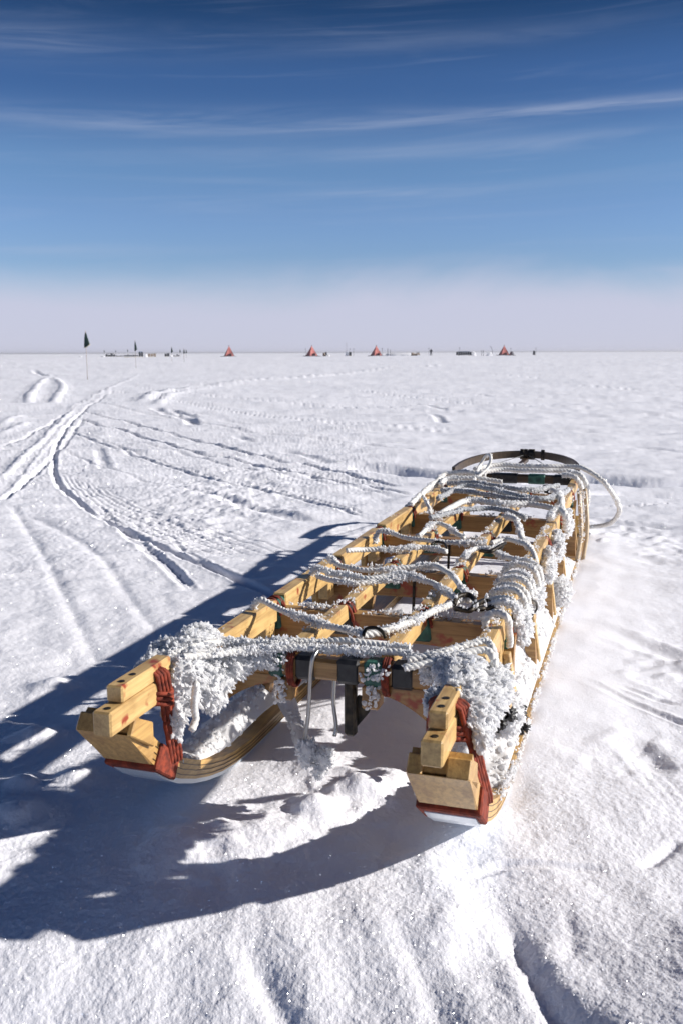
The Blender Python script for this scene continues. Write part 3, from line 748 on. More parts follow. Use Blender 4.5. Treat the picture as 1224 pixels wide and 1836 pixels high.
rope([A(848,868,.335),A(858,840,.37),A(872,818,.42),A(880,822,.42),A(872,840,.38),A(855,858,.345)], 'small upright bight of thin rope at the left rear', r=.006, dens=200, **far_)
rope([A(785,895,.318),A(830,872,.335),A(880,878,.34),A(930,890,.335),A(980,895,.33),A(1020,880,.33)], 'grey frosted rope bundle sagging across the rear bay', r=.009, dens=1500, m_='rope_grey', **far_,
     extra=[[A(790,880,.325),A(840,882,.33),A(890,890,.33),A(950,898,.325),A(1000,890,.33)],[A(800,868,.33),A(850,866,.34),A(900,874,.34),A(950,880,.335),A(1000,872,.33)]])
rope([A(785,925,.315),A(820,905,.33),A(850,898,.335),A(900,905,.33),A(950,905,.325),A(1000,915,.32)], 'bright frosted rope crossing the slats behind the fifth bridge', r=.010, dens=1800, **far_)
rope([A(770,930,.315),A(830,915,.322),A(880,912,.322),A(920,920,.32),A(940,930,.318)], 'thin grey rope lying just behind the fifth bridge', r=.008, dens=700, m_='rope_grey', **far_)
rope([A(755,885,.315),A(765,905,.32),A(772,922,.315)], 'short thin cord crossing the left rail at the rear', r=.006, dens=200, **far_)
rope([A(985,930,.325),A(1000,915,.335),A(1012,925,.33),A(1012,950,.28)], 'white rope turn on the right rail by the fifth bridge', r=.011, dens=1800, **far_, extra=[[A(990,880,.33),A(1003,890,.33),A(1008,915,.30)]])
rope([A(785,866,.33),A(755,888,.30),A(725,915,.24),A(705,940,.17),A(690,965,.10)], 'grey strap-like rope slung outside the left rail at the rear', r=.011, dens=300, m_='rope_grey', **far_)
rope([A(905,925,.322),A(925,935,.322),A(935,965,.318),A(950,985,.318)], 'frosted rope running lengthwise between fifth and fourth bridges', r=.009, dens=1500, **far_)

# snap hook, straps, ring
def hook_thing(name, label, cat, paths, r, m_='iron', fr=0):
    mb = MB()
    for p in paths: tube(mb, spline(p, .006), r, 8)
    o = mb.build(name, M[m_], None, loc=paths[0][0]); tag(o, label, cat)
    if fr:
        f = MB()
        for p in paths: frost_on(f, spline(p, .006), r, fr, .006)
        if f.v: tag(f.build('rime', M['frost'], o), kind='stuff')
    return o
hook_thing('snap_hook', 'black metal snap hook at the end of the taut frosted rope', 'hook', [[A(812,1085,.325),A(820,1070,.335),A(840,1068,.335),A(850,1080,.33),A(842,1095,.325),A(815,1092,.32)], [A(845,1092,.325),A(870,1092,.322),A(890,1085,.32)],[A(850,1085,.325),A(872,1078,.32),A(885,1098,.315)]], .006, fr=150)
hook_thing('metal_ring', 'dark metal ring lying among ropes at the middle of the second bridge', 'ring', [[A(650,1140,.32),A(655,1128,.33),A(672,1126,.335),A(685,1134,.33),A(690,1145,.32)]], .0035)
hook_thing('metal_ring', 'dark wire ring lying on ropes over the fourth bridge', 'ring', [[A(772,978,.325),A(780,972,.332),A(795,975,.33),A(800,984,.325)]], .0035)
hook_thing('cord', 'black cord loop standing at the right rail, before the third bridge', 'cord', [[A(946,1112,.22),A(945,1095,.26),A(950,1078,.29),A(960,1082,.27),A(960,1095,.24),A(948,1106,.22),A(938,1098,.23)],[A(950,1080,.28),A(952,1105,.20),A(950,1130,.15)]], .0025)
hook_thing('strap', 'twisted black strap lying by the fourth bridge', 'strap', [[A(860,988,.325),A(878,990,.33),A(892,982,.335),A(905,975,.335)],[A(880,980,.33),A(890,992,.322),A(900,980,.33)]], .005)
hook_thing('cord', 'black curled cord hanging under the rear crossbar', 'cord', [[A(965,884,.30),A(975,872,.32),A(985,874,.32),A(978,884,.305),A(968,876,.31),A(984,886,.30),A(992,880,.31)]], .0035)
hook_thing('metal_hook', 'bright steel rod hook hung over the nearest crossbar', 'hook', [[W(1.625,tat(566),.26),W(1.618,tat(566),.305),W(1.597,tat(566)+.002,.318),W(1.562,tat(564),.312),W(1.552,tat(560),.29),W(1.552,tat(553),.20),W(1.555,tat(546),.145)],
                                         [W(1.61,tat(584),.262),W(1.60,tat(584),.21),W(1.595,tat(590),.165),W(1.59,tat(588),.145)]], .0038, 'steel')
for x, c in ((700, 1), (717, 0)):
    pass
hook_thing('metal_rod', 'thin dark rod pair hanging below the third bridge', 'rod', [[W(2.36,-.545,.275),W(2.36,-.548,.10)],[W(2.37,-.515,.26),W(2.37,-.515,.12)]], .004)
hook_thing('metal_rod', 'thin dark rod pair hanging below the fourth bridge', 'rod', [[W(2.83,-.545,.275),W(2.83,-.548,.12)],[W(2.84,-.51,.26),W(2.84,-.51,.14)]], .004)

# ------------------------------------------------------------------ clumps of snow and rime
def snowthing(label, ells, n, name='snow_clump', **kw):
    mb = MB(); clump(mb, ells, n, **kw); o = mb.build(name, M['frost'], None, loc=ells[0][0]); return tag(o, label, 'snow')
dd = (P*.7-D*.4-Z*.25)
snowthing('big fluffy snow clump on the left rail behind the runner tip',
  [(W(1.56,-.775,.315),(.05,.040,.03)),(W(1.50,-.765,.30),(.06,.048,.045)),(W(1.45,-.75,.28),(.045,.042,.05)),(W(1.42,-.752,.235),(.02,.020,.05)),(W(1.50,-.722,.26),(.045,.036,.052)),(W(1.545,-.70,.285),(.035,.045,.030)),(W(1.57,-.655,.292),(.028,.045,.020)),(W(1.44,-.80,.30),(.05,.03,.025)),(W(1.52,-.82,.31),(.05,.025,.018))],
  3600, rb=(.0014, .0036), size=.0032, dirb=dd, cr=1)
snowthing('big fluffy snow clump on the right rail above the near runner tip',
  [(W(1.55,-.275,.312),(.05,.045,.025)),(W(1.49,-.262,.315),(.05,.040,.028)),(W(1.44,-.250,.312),(.045,.030,.026)),(W(1.41,-.228,.295),(.035,.026,.026)),(W(1.46,-.215,.285),(.05,.026,.030)),(W(1.53,-.215,.285),(.05,.028,.034)),(W(1.41,-.292,.300),(.03,.013,.022)),(W(1.40,-.215,.262),(.022,.016,.025)),(W(1.57,-.32,.30),(.03,.03,.022)),(W(1.60,-.22,.285),(.03,.025,.025))],
  3600, rb=(.0014, .0036), size=.0032, dirb=dd, cr=1)
# snow heaped on the left runner, smooth on its windward side
def drift(label, s0, s1, f, n=900, name='snow_drift', ns=110, nt=26, rough=.006, cr=500, frost=True, thick=.004):
    """lofted heap: f(u,v)->(s,t,z) over u along, v across"""
    mb = MB(); vs = []; fs = []
    for i in range(ns+1):
        for j in range(nt+1):
            s_, t_, z_ = f(i/ns, j/nt); p = W(s_, t_, z_)
            e = min(i, ns-i, 6)/6*min(j, nt-j, 3)/3
            p = p+Z*e*(mn.noise(p*28)*rough*1.6+mn.noise(p*75)*rough*.8)+P*e*mn.noise(p*33+Vector((5,5,5)))*rough
            vs.append(p)
    for i in range(ns):
        for j in range(nt): a = i*(nt+1)+j; fs.append((a, a+1, a+nt+2, a+nt+1))
    low = len(vs); vs2 = [v-Z*thick for v in vs]
    mb.add(vs, fs, True); mb.add(vs2, [q[::-1] for q in fs], True)
    ring = [j for j in range(nt+1)]+[i*(nt+1)+nt for i in range(1, ns+1)]+[ns*(nt+1)+j for j in range(nt-1, -1, -1)]+[i*(nt+1) for i in range(ns-1, 0, -1)]
    mb.add([vs[k] for k in ring]+[vs2[k] for k in ring], [(k, (k+1) % len(ring), len(ring)+(k+1) % len(ring), len(ring)+k) for k in range(len(ring))])
    for _ in range(cr):
        p = rnd.choice(vs); d = (rdir()+Z*.8).normalized()
        if rnd.random() < .5: blob(mb, p, rnd.uniform(.003, .007), 1, .4)
        crystal(mb, p, d, .006*rnd.uniform(.5, 1.3), .002)
    o = mb.build(name, M['frost'], None, loc=W(s0, f(.5, .5)[1], 0)); return tag(o, label, 'snow')
def rz(s):                                             # top of the runner at s
    for (a, b), (c, d) in zip(RB, RB[1:]):
        if a <= s <= c: return b+(d-b)*(s-a)/(c-a)+.032
    return .032
def f_left(u, v):
    s_ = 1.47+.70*u; b = rz(s_)+.004; e = math.sin(math.pi*u)**.6
    hgt = (.028+.040*math.exp(-((u-.55)/.3)**2))*e
    t_ = -.850+.080*v; return s_, t_, b+hgt*math.sin(math.pi*min(1, v*.85+.08))**.6
drift('snow heaped along the curved left runner', 1.5, 2.1, f_left, ns=90, cr=350, rough=.007)
def f_right(u, v):          # thin over the curved nose, deep further back
    s_ = 1.42+2.35*u; b = rz(s_)+.002; e = min(1, u*14)**.6*(1 if u < .9 else (1-u)*10)
    t_ = -.219-.106*v; w = v
    hgt = e*(.004+.085*w**.8*(1+.4*mn.noise(Vector((s_*5, 0, 3)))) + .03*w*mn.noise(Vector((s_*14, 2, v*3))))*(1 if v < .85 else (1-v)/.15*.6+.4)
    return s_, t_, b+max(0, hgt)*(.12+1.45*min(1, max(0, s_-1.74)*3.5))
drift('long bank of snow covering the right runner up to the legs', 1.5, 3.7, f_right, ns=360, nt=30, cr=1400, rough=.008)
# frosty masses along the right side of the rail
for k, (s_, lab) in enumerate([(1.76, 'frost mass below the right rail behind the near snow clump'), (2.02, 'frost mass under the coiled rope turns on the right rail'), (2.30, 'frost mass on the right rail just before the third bridge'), (2.62, 'frost mass hanging by the right rail between third and fourth bridges'), (2.90, 'frost mass on the right end of the fourth bridge'), (3.30, 'frost mass on the right end of the fifth bridge')]):
    z_ = .13 if k == 0 else .255
    el = [(W(s_, -.225, z_), (.05, .018, .035)), (W(s_+.05, -.232, z_+.02), (.035, .018, .03))]
    if k == 0: el = [(W(1.86,-.225,.12),(.05,.022,.04)),(W(1.92,-.23,.10),(.05,.02,.04))]
    snowthing(lab, el, 520, rb=(.0016, .004), size=.0035, dirb=dd, cr=1)
snowthing('rounded snow lump sitting on the runner bank beside the fourth bridge', [(W(3.02,-.212,.085),(.06,.028,.035)),(W(3.08,-.222,.10),(.05,.025,.03))], 260, rb=(.002, .005), size=.004, cr=1)
# coated rope leaning from the left runner to the ground and a lump at its foot
c0 = W(1.87,-.745,.115)
pth = spline([at(506,1243,.085), at(520,1275,.065), at(537,1320,.04), at(554,1364,.01)], .01)
mb = MB(); tube(mb, pth, lambda u: .017+.004*math.sin(u*9), 12)
for p in pth:
    for _ in range(14): d = rdir(); blob(mb, p+d*.0155, rnd.uniform(.002, .005), 1, .4)
o = mb.build('snow_stalk', M['frost'], None, loc=pth[0]); tag(o, 'snow-coated strut leaning from the left runner down to the ground', 'snow')
snowthing('two-lobed snow lump clinging to the bottom of the steel hook', [(W(1.555,tat(548),.122),(.017,.017,.026)),(W(1.565,tat(578),.112),(.017,.020,.022)),(W(1.56,tat(570),.088),(.012,.012,.015))], 260, rb=(.0016, .0032), size=.003, cr=0)
# dark knots and bolts peeping out of the snow
def lump(name, label, cat, pts, m_='iron', r=.010):
    mb = MB()
    for p in pts: blob(mb, p, r*rnd.uniform(.7, 1.1), 2, .5, freq=2.5)
    o = mb.build(name, M[m_], None, loc=pts[0]); return tag(o, label, cat)
lump('knot', 'dark knot peeping from the snow above the right runner tip, left of the rail', 'knot', [A(783,1243,.305),A(790,1247,.302),A(786,1250,.296)], r=.009)
lump('knot', 'dark green knot at the right edge of the near right snow clump', 'knot', [A(886,1240,.262),A(884,1243,.258)], 'black', r=.008)
lump('knot', 'black knot beside the foot of the left leg of the second bridge', 'knot', [A(442,1243,.085),A(452,1245,.08),A(462,1244,.08)], 'black', r=.008)
mb = MB(); hexa(mb, [q+a+b for q in (A(900,1240,.24), A(906,1272,.19)) for a in (D*0, D*.02) for b in (-P*.008, P*.008)], .001)
tag(mb.build('wood_peg', M['wood_s'], None, loc=A(900,1240,.24)), 'small orange wooden peg sticking out of the right snow clump', 'peg')
tag_pts = [A(892,1290,.15), A(900,1280,.155), A(908,1275,.16), A(898,1300,.145), A(912,1285,.15), A(890,1305,.14), A(915,1278,.152)]
mb = MB()
for p in tag_pts: blob(mb, p, rnd.uniform(.007, .012), 2, .8, freq=3); crystal(mb, p, rdir(), .016, .004)
tag(mb.build('torn_cloth', M['cargo_tan'] if 0 else M['black'], None, loc=tag_pts[0]), 'dark torn cloth scrap in the snow on the right runner', 'cloth')
mb = MB()
for p in [A(928,1302,.05), A(934,1300,.05), A(924,1308,.045), A(940,1306,.045), A(932,1312,.04), A(926,1295,.06), A(936,1285,.06), A(938,1270,.06)]: blob(mb, p, rnd.uniform(.004, .009), 2, .9, freq=3); crystal(mb, p, rdir(), .014, .003)
tag(mb.build('torn_cloth', M['black'], None, loc=A(930,1305,.04)), 'black frayed tuft at the outer edge of the right runner', 'cloth')

# ------------------------------------------------------------------ camp on the horizon
def flag(x, dist, pole, fh, fw, label, lean=0, hem=False, group='marker flags planted in the snow'):
    b = far(x, dist, -.15); e = empty('marker_flag', far(x, dist, 0), label, 'flag', group)
    top = far(x, dist, pole)+Vector((lean, 0, 0))
    mb = MB(); tube(mb, [b, b.lerp(top, .5)+Vector((lean*.2, 0, 0)), top], .012 if dist < 100 else .02, 6); mb.build('pole', M['bamboo'], e)
    mb = MB(); vs = []; fs = []; n = 10; m_ = 6          # limp flag hanging along the pole: folded cone of cloth
    for i in range(n+1):
        v = i/n; w_ = fw*(v**.8)*(1-.0*v)
        for k in range(m_*2):
            a = 2*math.pi*k/(m_*2); rr_ = w_*.5*(.75+.25*math.cos(3*a+v*2))
            vs.append(top+Vector((rr_*math.cos(a)+w_*.18*v, rr_*.45*math.sin(a), -fh*v-fh*.14*v*math.cos(a+2.6)*(v > .5))))
    c = m_*2
    for i in range(n):
        for k in range(c): fs.append((i*c+k, i*c+(k+1) % c, (i+1)*c+(k+1) % c, (i+1)*c+k))
    fs.append(tuple(n*c+k for k in range(c)))
    mb.add(vs, fs, True); cl = mb.build('flag_cloth', M['flag'], e)
    if hem:
        mb = MB(); ring = [vs[n*c+k] for k in range(c)]; tube(mb, ring+[ring[0]], .016, 5); mb.build('hem', M['flag_hem'], cl)
    return e
flag(156, 34, 1.62, .50, .24, 'nearest and tallest dark green flag on a thin pole at far left', hem=True)
flag(244, 60, 1.66, .60, .20, 'second dark green flag, standing before the cargo rows')
flag(309, 88, 1.45, .50, .22, 'small dark flag right of the tan cargo, left of a flag pair')
flag(331, 112, 1.40, .55, .24, 'larger flag of the close group left of the leftmost tent')
flag(324, 190, 1.75, .7, .3, 'tiny distant flag just left of the larger flag near the leftmost tent')
flag(335, 180, 1.60, .7, .3, 'tiny distant flag just right of the larger flag near the leftmost tent')
flag(188, 230, 1.75, .6, .3, 'leftmost of three tiny flags over the dark cargo row')
flag(208.5, 230, 1.75, .55, .25, 'middle of three tiny flags over the dark cargo row')
flag(230, 230, 1.85, .55, .3, 'rightmost of three tiny flags over the dark cargo row')

def tent(x, dist, label, h=2.45, w=2.3, rot=.3):
    c = far(x, dist, -.06); e = empty('pyramid_tent', far(x, dist, 0), label, 'tent', 'red pyramid tents on the horizon')
    ca, sa = math.cos(rot), math.sin(rot)
    def q(a, b, z): return c+Vector((a*ca-b*sa, a*sa+b*ca, z))
    mb = MB(); n = 8; vs = []; fs = []                   # four slightly hollow canvas faces
    for i in range(n+1):
        v = i/n; hw = w/2*(1-v)+.07*v
        ring = []
        for k, (a, b) in enumerate([(-1,-1),(1,-1),(1,1),(-1,1)]):
            a2, b2 = [(-1,-1),(1,-1),(1,1),(-1,1)][(k+1) % 4]
            for u in (0, .25, .5, .75):
                sag = 1-.10*math.sin(math.pi*u)*math.sin(math.pi*min(1, v*1.1))
                ring.append(q((a+(a2-a)*u)*hw*sag, (b+(b2-b)*u)*hw*sag, h*v))
        vs += ring
    for i in range(n):
        for k in range(16): fs.append((i*16+k, i*16+(k+1) % 16, (i+1)*16+(k+1) % 16, (i+1)*16+k))
    fs.append(tuple(n*16+k for k in range(16)))
    mb.add(vs, fs); mb.build('canopy', M['tent'], e)
    mb = MB()                                            # poles crossing at the peak, ventilator
    for a, b in ((-1,-1),(1,-1),(1,1),(-1,1)): tube(mb, [q(a*w/2*1.01, b*w/2*1.01, 0), q(-a*.09, -b*.09, h+.22)], .035, 6)
    mb.build('pole', M['tent_dark'], e)
    mb = MB(); vs = []; fs = []                           # skirt weighted with dark gear and snow
    for k in range(24):
        a = 2*math.pi*k/24; r1 = w*.60; r2 = w*.82*(1+.08*math.sin(5*a))
        sq = 1/max(abs(math.cos(a)), abs(math.sin(a)))**.6
        for r_, z_ in ((r1*sq, .0), (r1*sq, .16), (r2*sq, .10), (r2*sq, 0)): vs.append(q(r_*math.cos(a), r_*math.sin(a), z_+.05))
    for k in range(24):
        for j in range(4): fs.append((k*4+j, k*4+(j+1) % 4, ((k+1) % 24)*4+(j+1) % 4, ((k+1) % 24)*4+j))
    mb.add(vs, fs); mb.build('skirt', M['cargo_grey'], e)
    mb = MB(); tube(mb, [q(w*.1, -w*.43, .35), q(w*.1, -w*.50, .75)], .30, 10); mb.build('entrance_sleeve', M['tent_dark'], e)
tent(412, 226, 'leftmost red pyramid tent, standing alone', rot=.25)
tent(560, 232, 'red pyramid tent beside the small dark snowmobile, second from left', rot=.5)
tent(675, 236, 'red pyramid tent left of three thin poles, second from right', rot=.4)
tent(904, 246, 'rightmost red pyramid tent, with a grey dome at its right', rot=.15)

def load(x0, x1, dist, h, mname, label, cat='cargo', name='cargo_stack', low=.15, nb=5, top=None, jag=.35):
    a = far(x0, dist, 0); b = far(x1, dist, 0); L_ = (b-a).length; c = (a+b)/2; rot = math.atan2(b.y-a.y, b.x-a.x)
    e = empty(name, c, label, cat); mb = MB(); x = 0; u = (b-a).normalized()
    for k in range(nb):
        w_ = L_/nb; hh = h*(1-jag*rnd.random()); p = a+u*(w_*(k+.5))
        wbox(mb, p+Z*low, w_*.96, .75, hh-low, rot, .04, rnd.uniform(.82, .98))
    mb.build('load', M[mname], e)
    mb = MB()
    for s_ in (-1, 1):
        n_ = Vector((-u.y, u.x, 0))*.3*s_
        wbox(mb, c+n_+Z*(-.05), L_*1.04, .09, .06, rot, 0); 
        for k in range(3): wbox(mb, a+u*(L_*(k+.5)/3)+n_, .06, .06, low+.05, rot, 0)
    mb.build('sledge_runner', M['yellow'], e)
    if top:
        mb = MB(); wbox(mb, c+Z*(h*.93), L_*.8, .7, h*.14, rot, .03, .9); mb.build('tarpaulin', M[top], e)
    return e
load(190, 208, 228, .85, 'cargo', 'long low dark cargo sledge at the far left of the cargo row', top='cargo_grey', nb=4)
load(208.5, 227, 226, .5, 'cargo_grey', 'very low grey cargo sledge between two dark ones', nb=5)
load(225.5, 249, 222, .6, 'cargo', 'low dark cargo row left of the tall blue-topped crate', nb=7)
load(249.5, 258, 222, 1.15, 'cargo', 'tall crate stack with a blue top in the left cargo row', top='cargo_blue', nb=2, jag=.1)
load(266, 281, 222, .85, 'cargo_tan', 'tan covered cargo sledge right of a white snow block', nb=3, jag=.3)
load(296, 305, 222, 1.0, 'cargo', 'dark cargo stack between the third flag and the tan load', nb=2)
load(311.5, 323, 222, .75, 'cargo_grey', 'grey jumble of boxes left of the flag pair', nb=4, jag=.6)
load(818, 846, 236, 1.0, 'cargo', 'long dark cargo sledge with a pale blue cover, left of the white box', top='cargo_blue', nb=7, jag=.1)
load(955.5, 960, 245, 1.15, 'cargo', 'small dark upright box at the far right of the camp', nb=1, jag=0, name='box')
load(626, 630.5, 236, 1.0, 'cargo', 'dark box beside the tall antenna mast', nb=1, jag=0, name='box')

def snowmobile(x, dist, label, m_='cargo', sc=1.0, rot=.5):
    c = far(x, dist, 0); e = empty('snowmobile', c, label, 'snowmobile'); ca, sa = math.cos(rot), math.sin(rot)
    q = lambda a, b, z: c+Vector((a*ca-b*sa, a*sa+b*ca, z))*1
    mb = MB(); wbox(mb, q(-.5*sc, 0, .02), 1.7*sc, .5, .3, rot, .08, .95); mb.build('track', M['iron'], e)
    mb = MB(); wbox(mb, q(.55*sc, 0, .28), 1.0*sc, .7, .42, rot, .1, .7); wbox(mb, q(-.3*sc, 0, .31), .9*sc, .38, .30, rot, .06, .9); mb.build('body', M[m_], e)
    mb = MB(); wbox(mb, q(-.9*sc, 0, .31), .6*sc, .6, .5, rot, .06, .9); mb.build('seat_load', M['cargo_tan'], e)
    mb = MB(); tube(mb, [q(.15*sc, -.35, .98), q(.25*sc, 0, .85), q(.15*sc, .35, .98)], .03, 6); tube(mb, [q(.25*sc, 0, .85), q(.4*sc, 0, .5)], .03, 6); mb.build('handlebar', M['iron'], e)
    for s_ in (-1, 1):
        mb = MB(); wbox(mb, q(.85*sc, s_*.42, 0), 1.0*sc, .14, .05, rot); wbox(mb, q(.85*sc, s_*.42, .04), .08, .08, .3, rot); mb.build('ski', M['iron'], e)
    mb = MB(); wbox(mb, q(.75*sc, 0, .62), .06, .5, .42, rot, .02, .7); mb.build('windscreen', M['cargo_grey'], e)
snowmobile(584, 234, 'small dark snowmobile right of the second tent', sc=.55, rot=1.0)
snowmobile(746, 232, 'brown and grey loaded snowmobile left of the standing person', m_='cargo_tan', sc=.95, rot=.25)

def pole(x, dist, h, r, label, name='pole', cat='pole', curve=0, tip=True):
    b = far(x, dist, -.1); e = empty(name, far(x, dist, 0), label, cat)
    mb = MB(); tube(mb, spline([b, b+Vector((curve*.1, 0, h*.6)), b+Vector((-curve*.3, 0, h)), ], .4), r, 6); mb.build('mast', M['cargo_grey'], e)
    if tip: mb = MB(); wbox(mb, far(x, dist, h*.8), .16, .12, .25, .2, .03); mb.build('tip_marker', M['cargo_grey'], e)
    return e
pole(622, 240, 3.4, .03, 'tall thin antenna mast left of the dark box', 'antenna_mast', 'mast', tip=False)
pole(634.5, 236, 2.0, .04, 'short pole right of the dark box by the antenna mast')
pole(627.5, 238, 2.0, .035, 'slim pole directly behind the dark box by the antenna mast')
pole(549, 236, 2.0, .035, 'thin pole immediately left of the second tent')
pole(685.5, 240, 2.1, .04, 'thin pole nearest the right side of the third tent')
pole(695.5, 238, 1.9, .06, 'thicker pole, left of a closely spaced pair right of the third tent')
pole(700, 238, 1.6, .06, 'thicker pole, right of a closely spaced pair right of the third tent')
pole(769, 236, 2.0, .035, 'thin pole immediately left of the standing person')
pole(824, 236, 2.2, .03, 'thin pole rising from the long dark cargo sledge')
pole(864, 240, 1.3, .05, 'first of two short stakes right of the white box'); pole(867, 240, 1.3, .05, 'second of two short stakes right of the white box')
pole(882, 240, 2.4, .06, 'bent mast beside the white gear left of the rightmost tent', 'bent_mast', 'mast', curve=1.2, tip=False)
pole(916, 248, 2.0, .035, 'thin pole just right of the rightmost tent')
pole(961, 245, 2.1, .035, 'thin pole at the small dark box on the far right')

def mound(x, dist, w, h, label, d=1.2, name='snow_block', cat='snow'):
    mb = MB(); c = far(x, dist, 0); v, f = ICO[3]; off = rdir()*30
    mb.add([c+Vector((p.x*w/2, p.y*d/2, p.z*h))*(1+.3*mn.noise(p*1.7+off)) for p in v], f, True)
    return tag(mb.build(name, M['frost'], None, loc=c), label, cat)
mound(717, 262, 8.0, .75, 'long white snow bank behind the third tent', 3, 'snow_bank')
mound(262.5, 220, .8, .7, 'bright white snow block between the blue-topped crate and the tan load', .8)
mound(186, 226, .9, .3, 'small snow block at the left end of the cargo row', .8)
mound(145, 226, .7, .3, 'small snow block left of the nearest flag pole', .8)
mound(308, 220, .8, .5, 'white snow block beside the third flag pole', .8)
mound(850, 236, 1.0, 1.0, 'white box-like snow block at the right end of the long cargo sledge', .8)
mound(878, 238, 1.5, .8, 'white gear heap under the bent mast', .8)
mound(623, 236, .9, 1.1, 'white block left of the dark box by the antenna mast', .8)
mound(590, 234, .7, .4, 'little snow block right of the small dark snowmobile', .6)
e = empty('dome_cover', far(918, 247, 0), 'grey domed cover beside the rightmost tent', 'cover')
mb = MB(); c = far(918, 247, 0); v, f = ICO[3]
mb.add([c+Vector((p.x*.65, p.y*.6, max(-.1, p.z)*1.05)) for p in v], f, True); mb.build('dome', M['cargo_grey'], e)
mb = MB(); wbox(mb, c-Z*.02, 1.6, 1.2, .12, .2, .02); mb.build('base', M['iron'], e)

# person standing in dark clothes, seen from far away
def person(x, dist, label):
    c = far(x, dist, 0); me = bpy.data.meshes.new('person')
    J = [(0,0,.95,.15),(0,0,1.15,.16),(0,0,1.38,.18),(0,0,1.50,.07),(0,-.01,1.58,.09),(0,-.01,1.70,.11),
         (-.20,0,1.40,.085),(-.27,.02,1.13,.07),(-.25,-.08,.92,.055),(.20,0,1.40,.085),(.28,.02,1.14,.07),(.24,-.10,.95,.055),
         (-.11,0,.86,.12),(-.14,-.06,.48,.085),(-.15,.02,.10,.07),(-.16,-.14,.04,.055),(.11,0,.86,.12),(.15,.02,.48,.085),(.17,.10,.10,.07),(.18,-.05,.04,.055)]
    E_ = [(0,1),(1,2),(2,3),(3,4),(4,5),(2,6),(6,7),(7,8),(2,9),(9,10),(10,11),(0,12),(12,13),(13,14),(14,15),(0,16),(16,17),(17,18),(18,19)]
    me.from_pydata([j[:3] for j in J], E_, []); o = bpy.data.objects.new('person', me); COL.objects.link(o); o.location = c
    me.materials.append(M['cloth'])
    m_ = o.modifiers.new('skin', 'SKIN')
    for i, j in enumerate(J): me.skin_vertices[0].data[i].radius = (j[3], j[3])
    me.skin_vertices[0].data[0].use_root = True
    s_ = o.modifiers.new('sub', 'SUBSURF'); s_.levels = 1; s_.render_levels = 1
    return tag(o, label, 'person')
_me = None
try:
    pr = person(773, 234, 'person in dark clothes standing between the brown snowmobile and long cargo sledge')
except Exception as ex:
    print('person', ex)

# ------------------------------------------------------------------ light, sky, camera
SUN_EL = math.radians(25.5)
sd = (P*.60+D*.15).normalized()                      # direction towards the sun, on the ground
az = math.atan2(sd.x, sd.y)
sv = Vector((sd.x*math.cos(SUN_EL), sd.y*math.cos(SUN_EL), math.sin(SUN_EL)))
sl = bpy.data.lights.new('sun', 'SUN'); sl.energy = 4.8; sl.angle = math.radians(.8); sl.color = (1, .955, .90)
so = bpy.data.objects.new('sun', sl); COL.objects.link(so); so.rotation_euler = sv.to_track_quat('Z', 'Y').to_euler()
w = bpy.data.worlds.new('World'); SC.world = w; w.use_nodes = True
N, L = w.node_tree.nodes, w.node_tree.links; bg = N['Background']
# ice haze in the air near the ground
hm = bpy.data.materials.new('ice_haze'); hm.use_nodes = True; hn = hm.node_tree.nodes; hn.remove(hn['Principled BSDF'])
pv = hn.new('ShaderNodeVolumePrincipled'); pv.inputs['Density'].default_value = .00025; pv.inputs['Color'].default_value = (.97, .96, 1, 1); pv.inputs['Anisotropy'].default_value = .2
hm.node_tree.links.new(pv.outputs[0], hn['Material Output'].inputs['Volume'])
mb = MB(); mb.add([(x, y, z) for x in (-9400, 9400) for y in (-9400, 9400) for z in (-2.5, 5.0)], [(0,1,3,2),(4,6,7,5),(0,4,5,1),(2,3,7,6),(0,2,6,4),(1,5,7,3)])
hb_ = mb.build('haze', hm, None, loc=(0, 0, 0)); tag(hb_, 'thin ice haze lying over the snow plain', kind='stuff')

sky = N.new('ShaderNodeTexSky'); sky.sky_type = 'NISHITA'; sky.sun_disc = False; sky.sun_elevation = SUN_EL; sky.sun_rotation = az
sky.altitude = 2500; sky.air_density = 1.0; sky.dust_density = .3; sky.ozone_density = 2.5
# thin cirrus streaks and the pale ice-haze bank low on the horizon
tc = N.new('ShaderNodeTexCoord'); sep = N.new('ShaderNodeSeparateXYZ'); L.new(tc.outputs['Generated'], sep.inputs[0])
def math_(op, a, b=None, c=None):
    n = N.new('ShaderNodeMath'); n.operation = op
    for i, q in enumerate((a, b, c)):
        if q is None: continue
        if isinstance(q, (int, float)): n.inputs[i].default_value = q
        else: L.new(q, n.inputs[i])
    return n.outputs[0]
zz = math_('MAXIMUM', sep.outputs['Z'], .015)
az_ = math_('ARCTAN2', sep.outputs['X'], sep.outputs['Y'])
el_ = math_('ARCSINE', sep.outputs['Z'])
def streak(sx, sz, tilt, lo, hi, seed, det=6, dist=.6):
    cm = N.new('ShaderNodeCombineXYZ'); L.new(math_('MULTIPLY', az_, sx), cm.inputs[0])
    L.new(math_('MULTIPLY', math_('MULTIPLY_ADD', az_, tilt, el_), sz), cm.inputs[1]); cm.inputs[2].default_value = seed
    n = N.new('ShaderNodeTexNoise'); n.inputs['Scale'].default_value = 1; n.inputs['Detail'].default_value = det; n.inputs['Roughness'].default_value = .6; n.inputs['Distortion'].default_value = dist
    L.new(cm.outputs[0], n.inputs['Vector'])
    mr = N.new('ShaderNodeMapRange'); mr.interpolation_type = 'SMOOTHSTEP'; mr.inputs['From Min'].default_value = lo; mr.inputs['From Max'].default_value = hi
    L.new(n.outputs['Fac'], mr.inputs['Value']); return mr.outputs['Result']
s1 = streak(2.2, 32, -.035, .50, .78, 3.3)
s2 = streak(3.0, 75, -.045, .55, .80, 8.1, 7)
s3 = streak(6, 22, .05, .55, .85, 12.7)
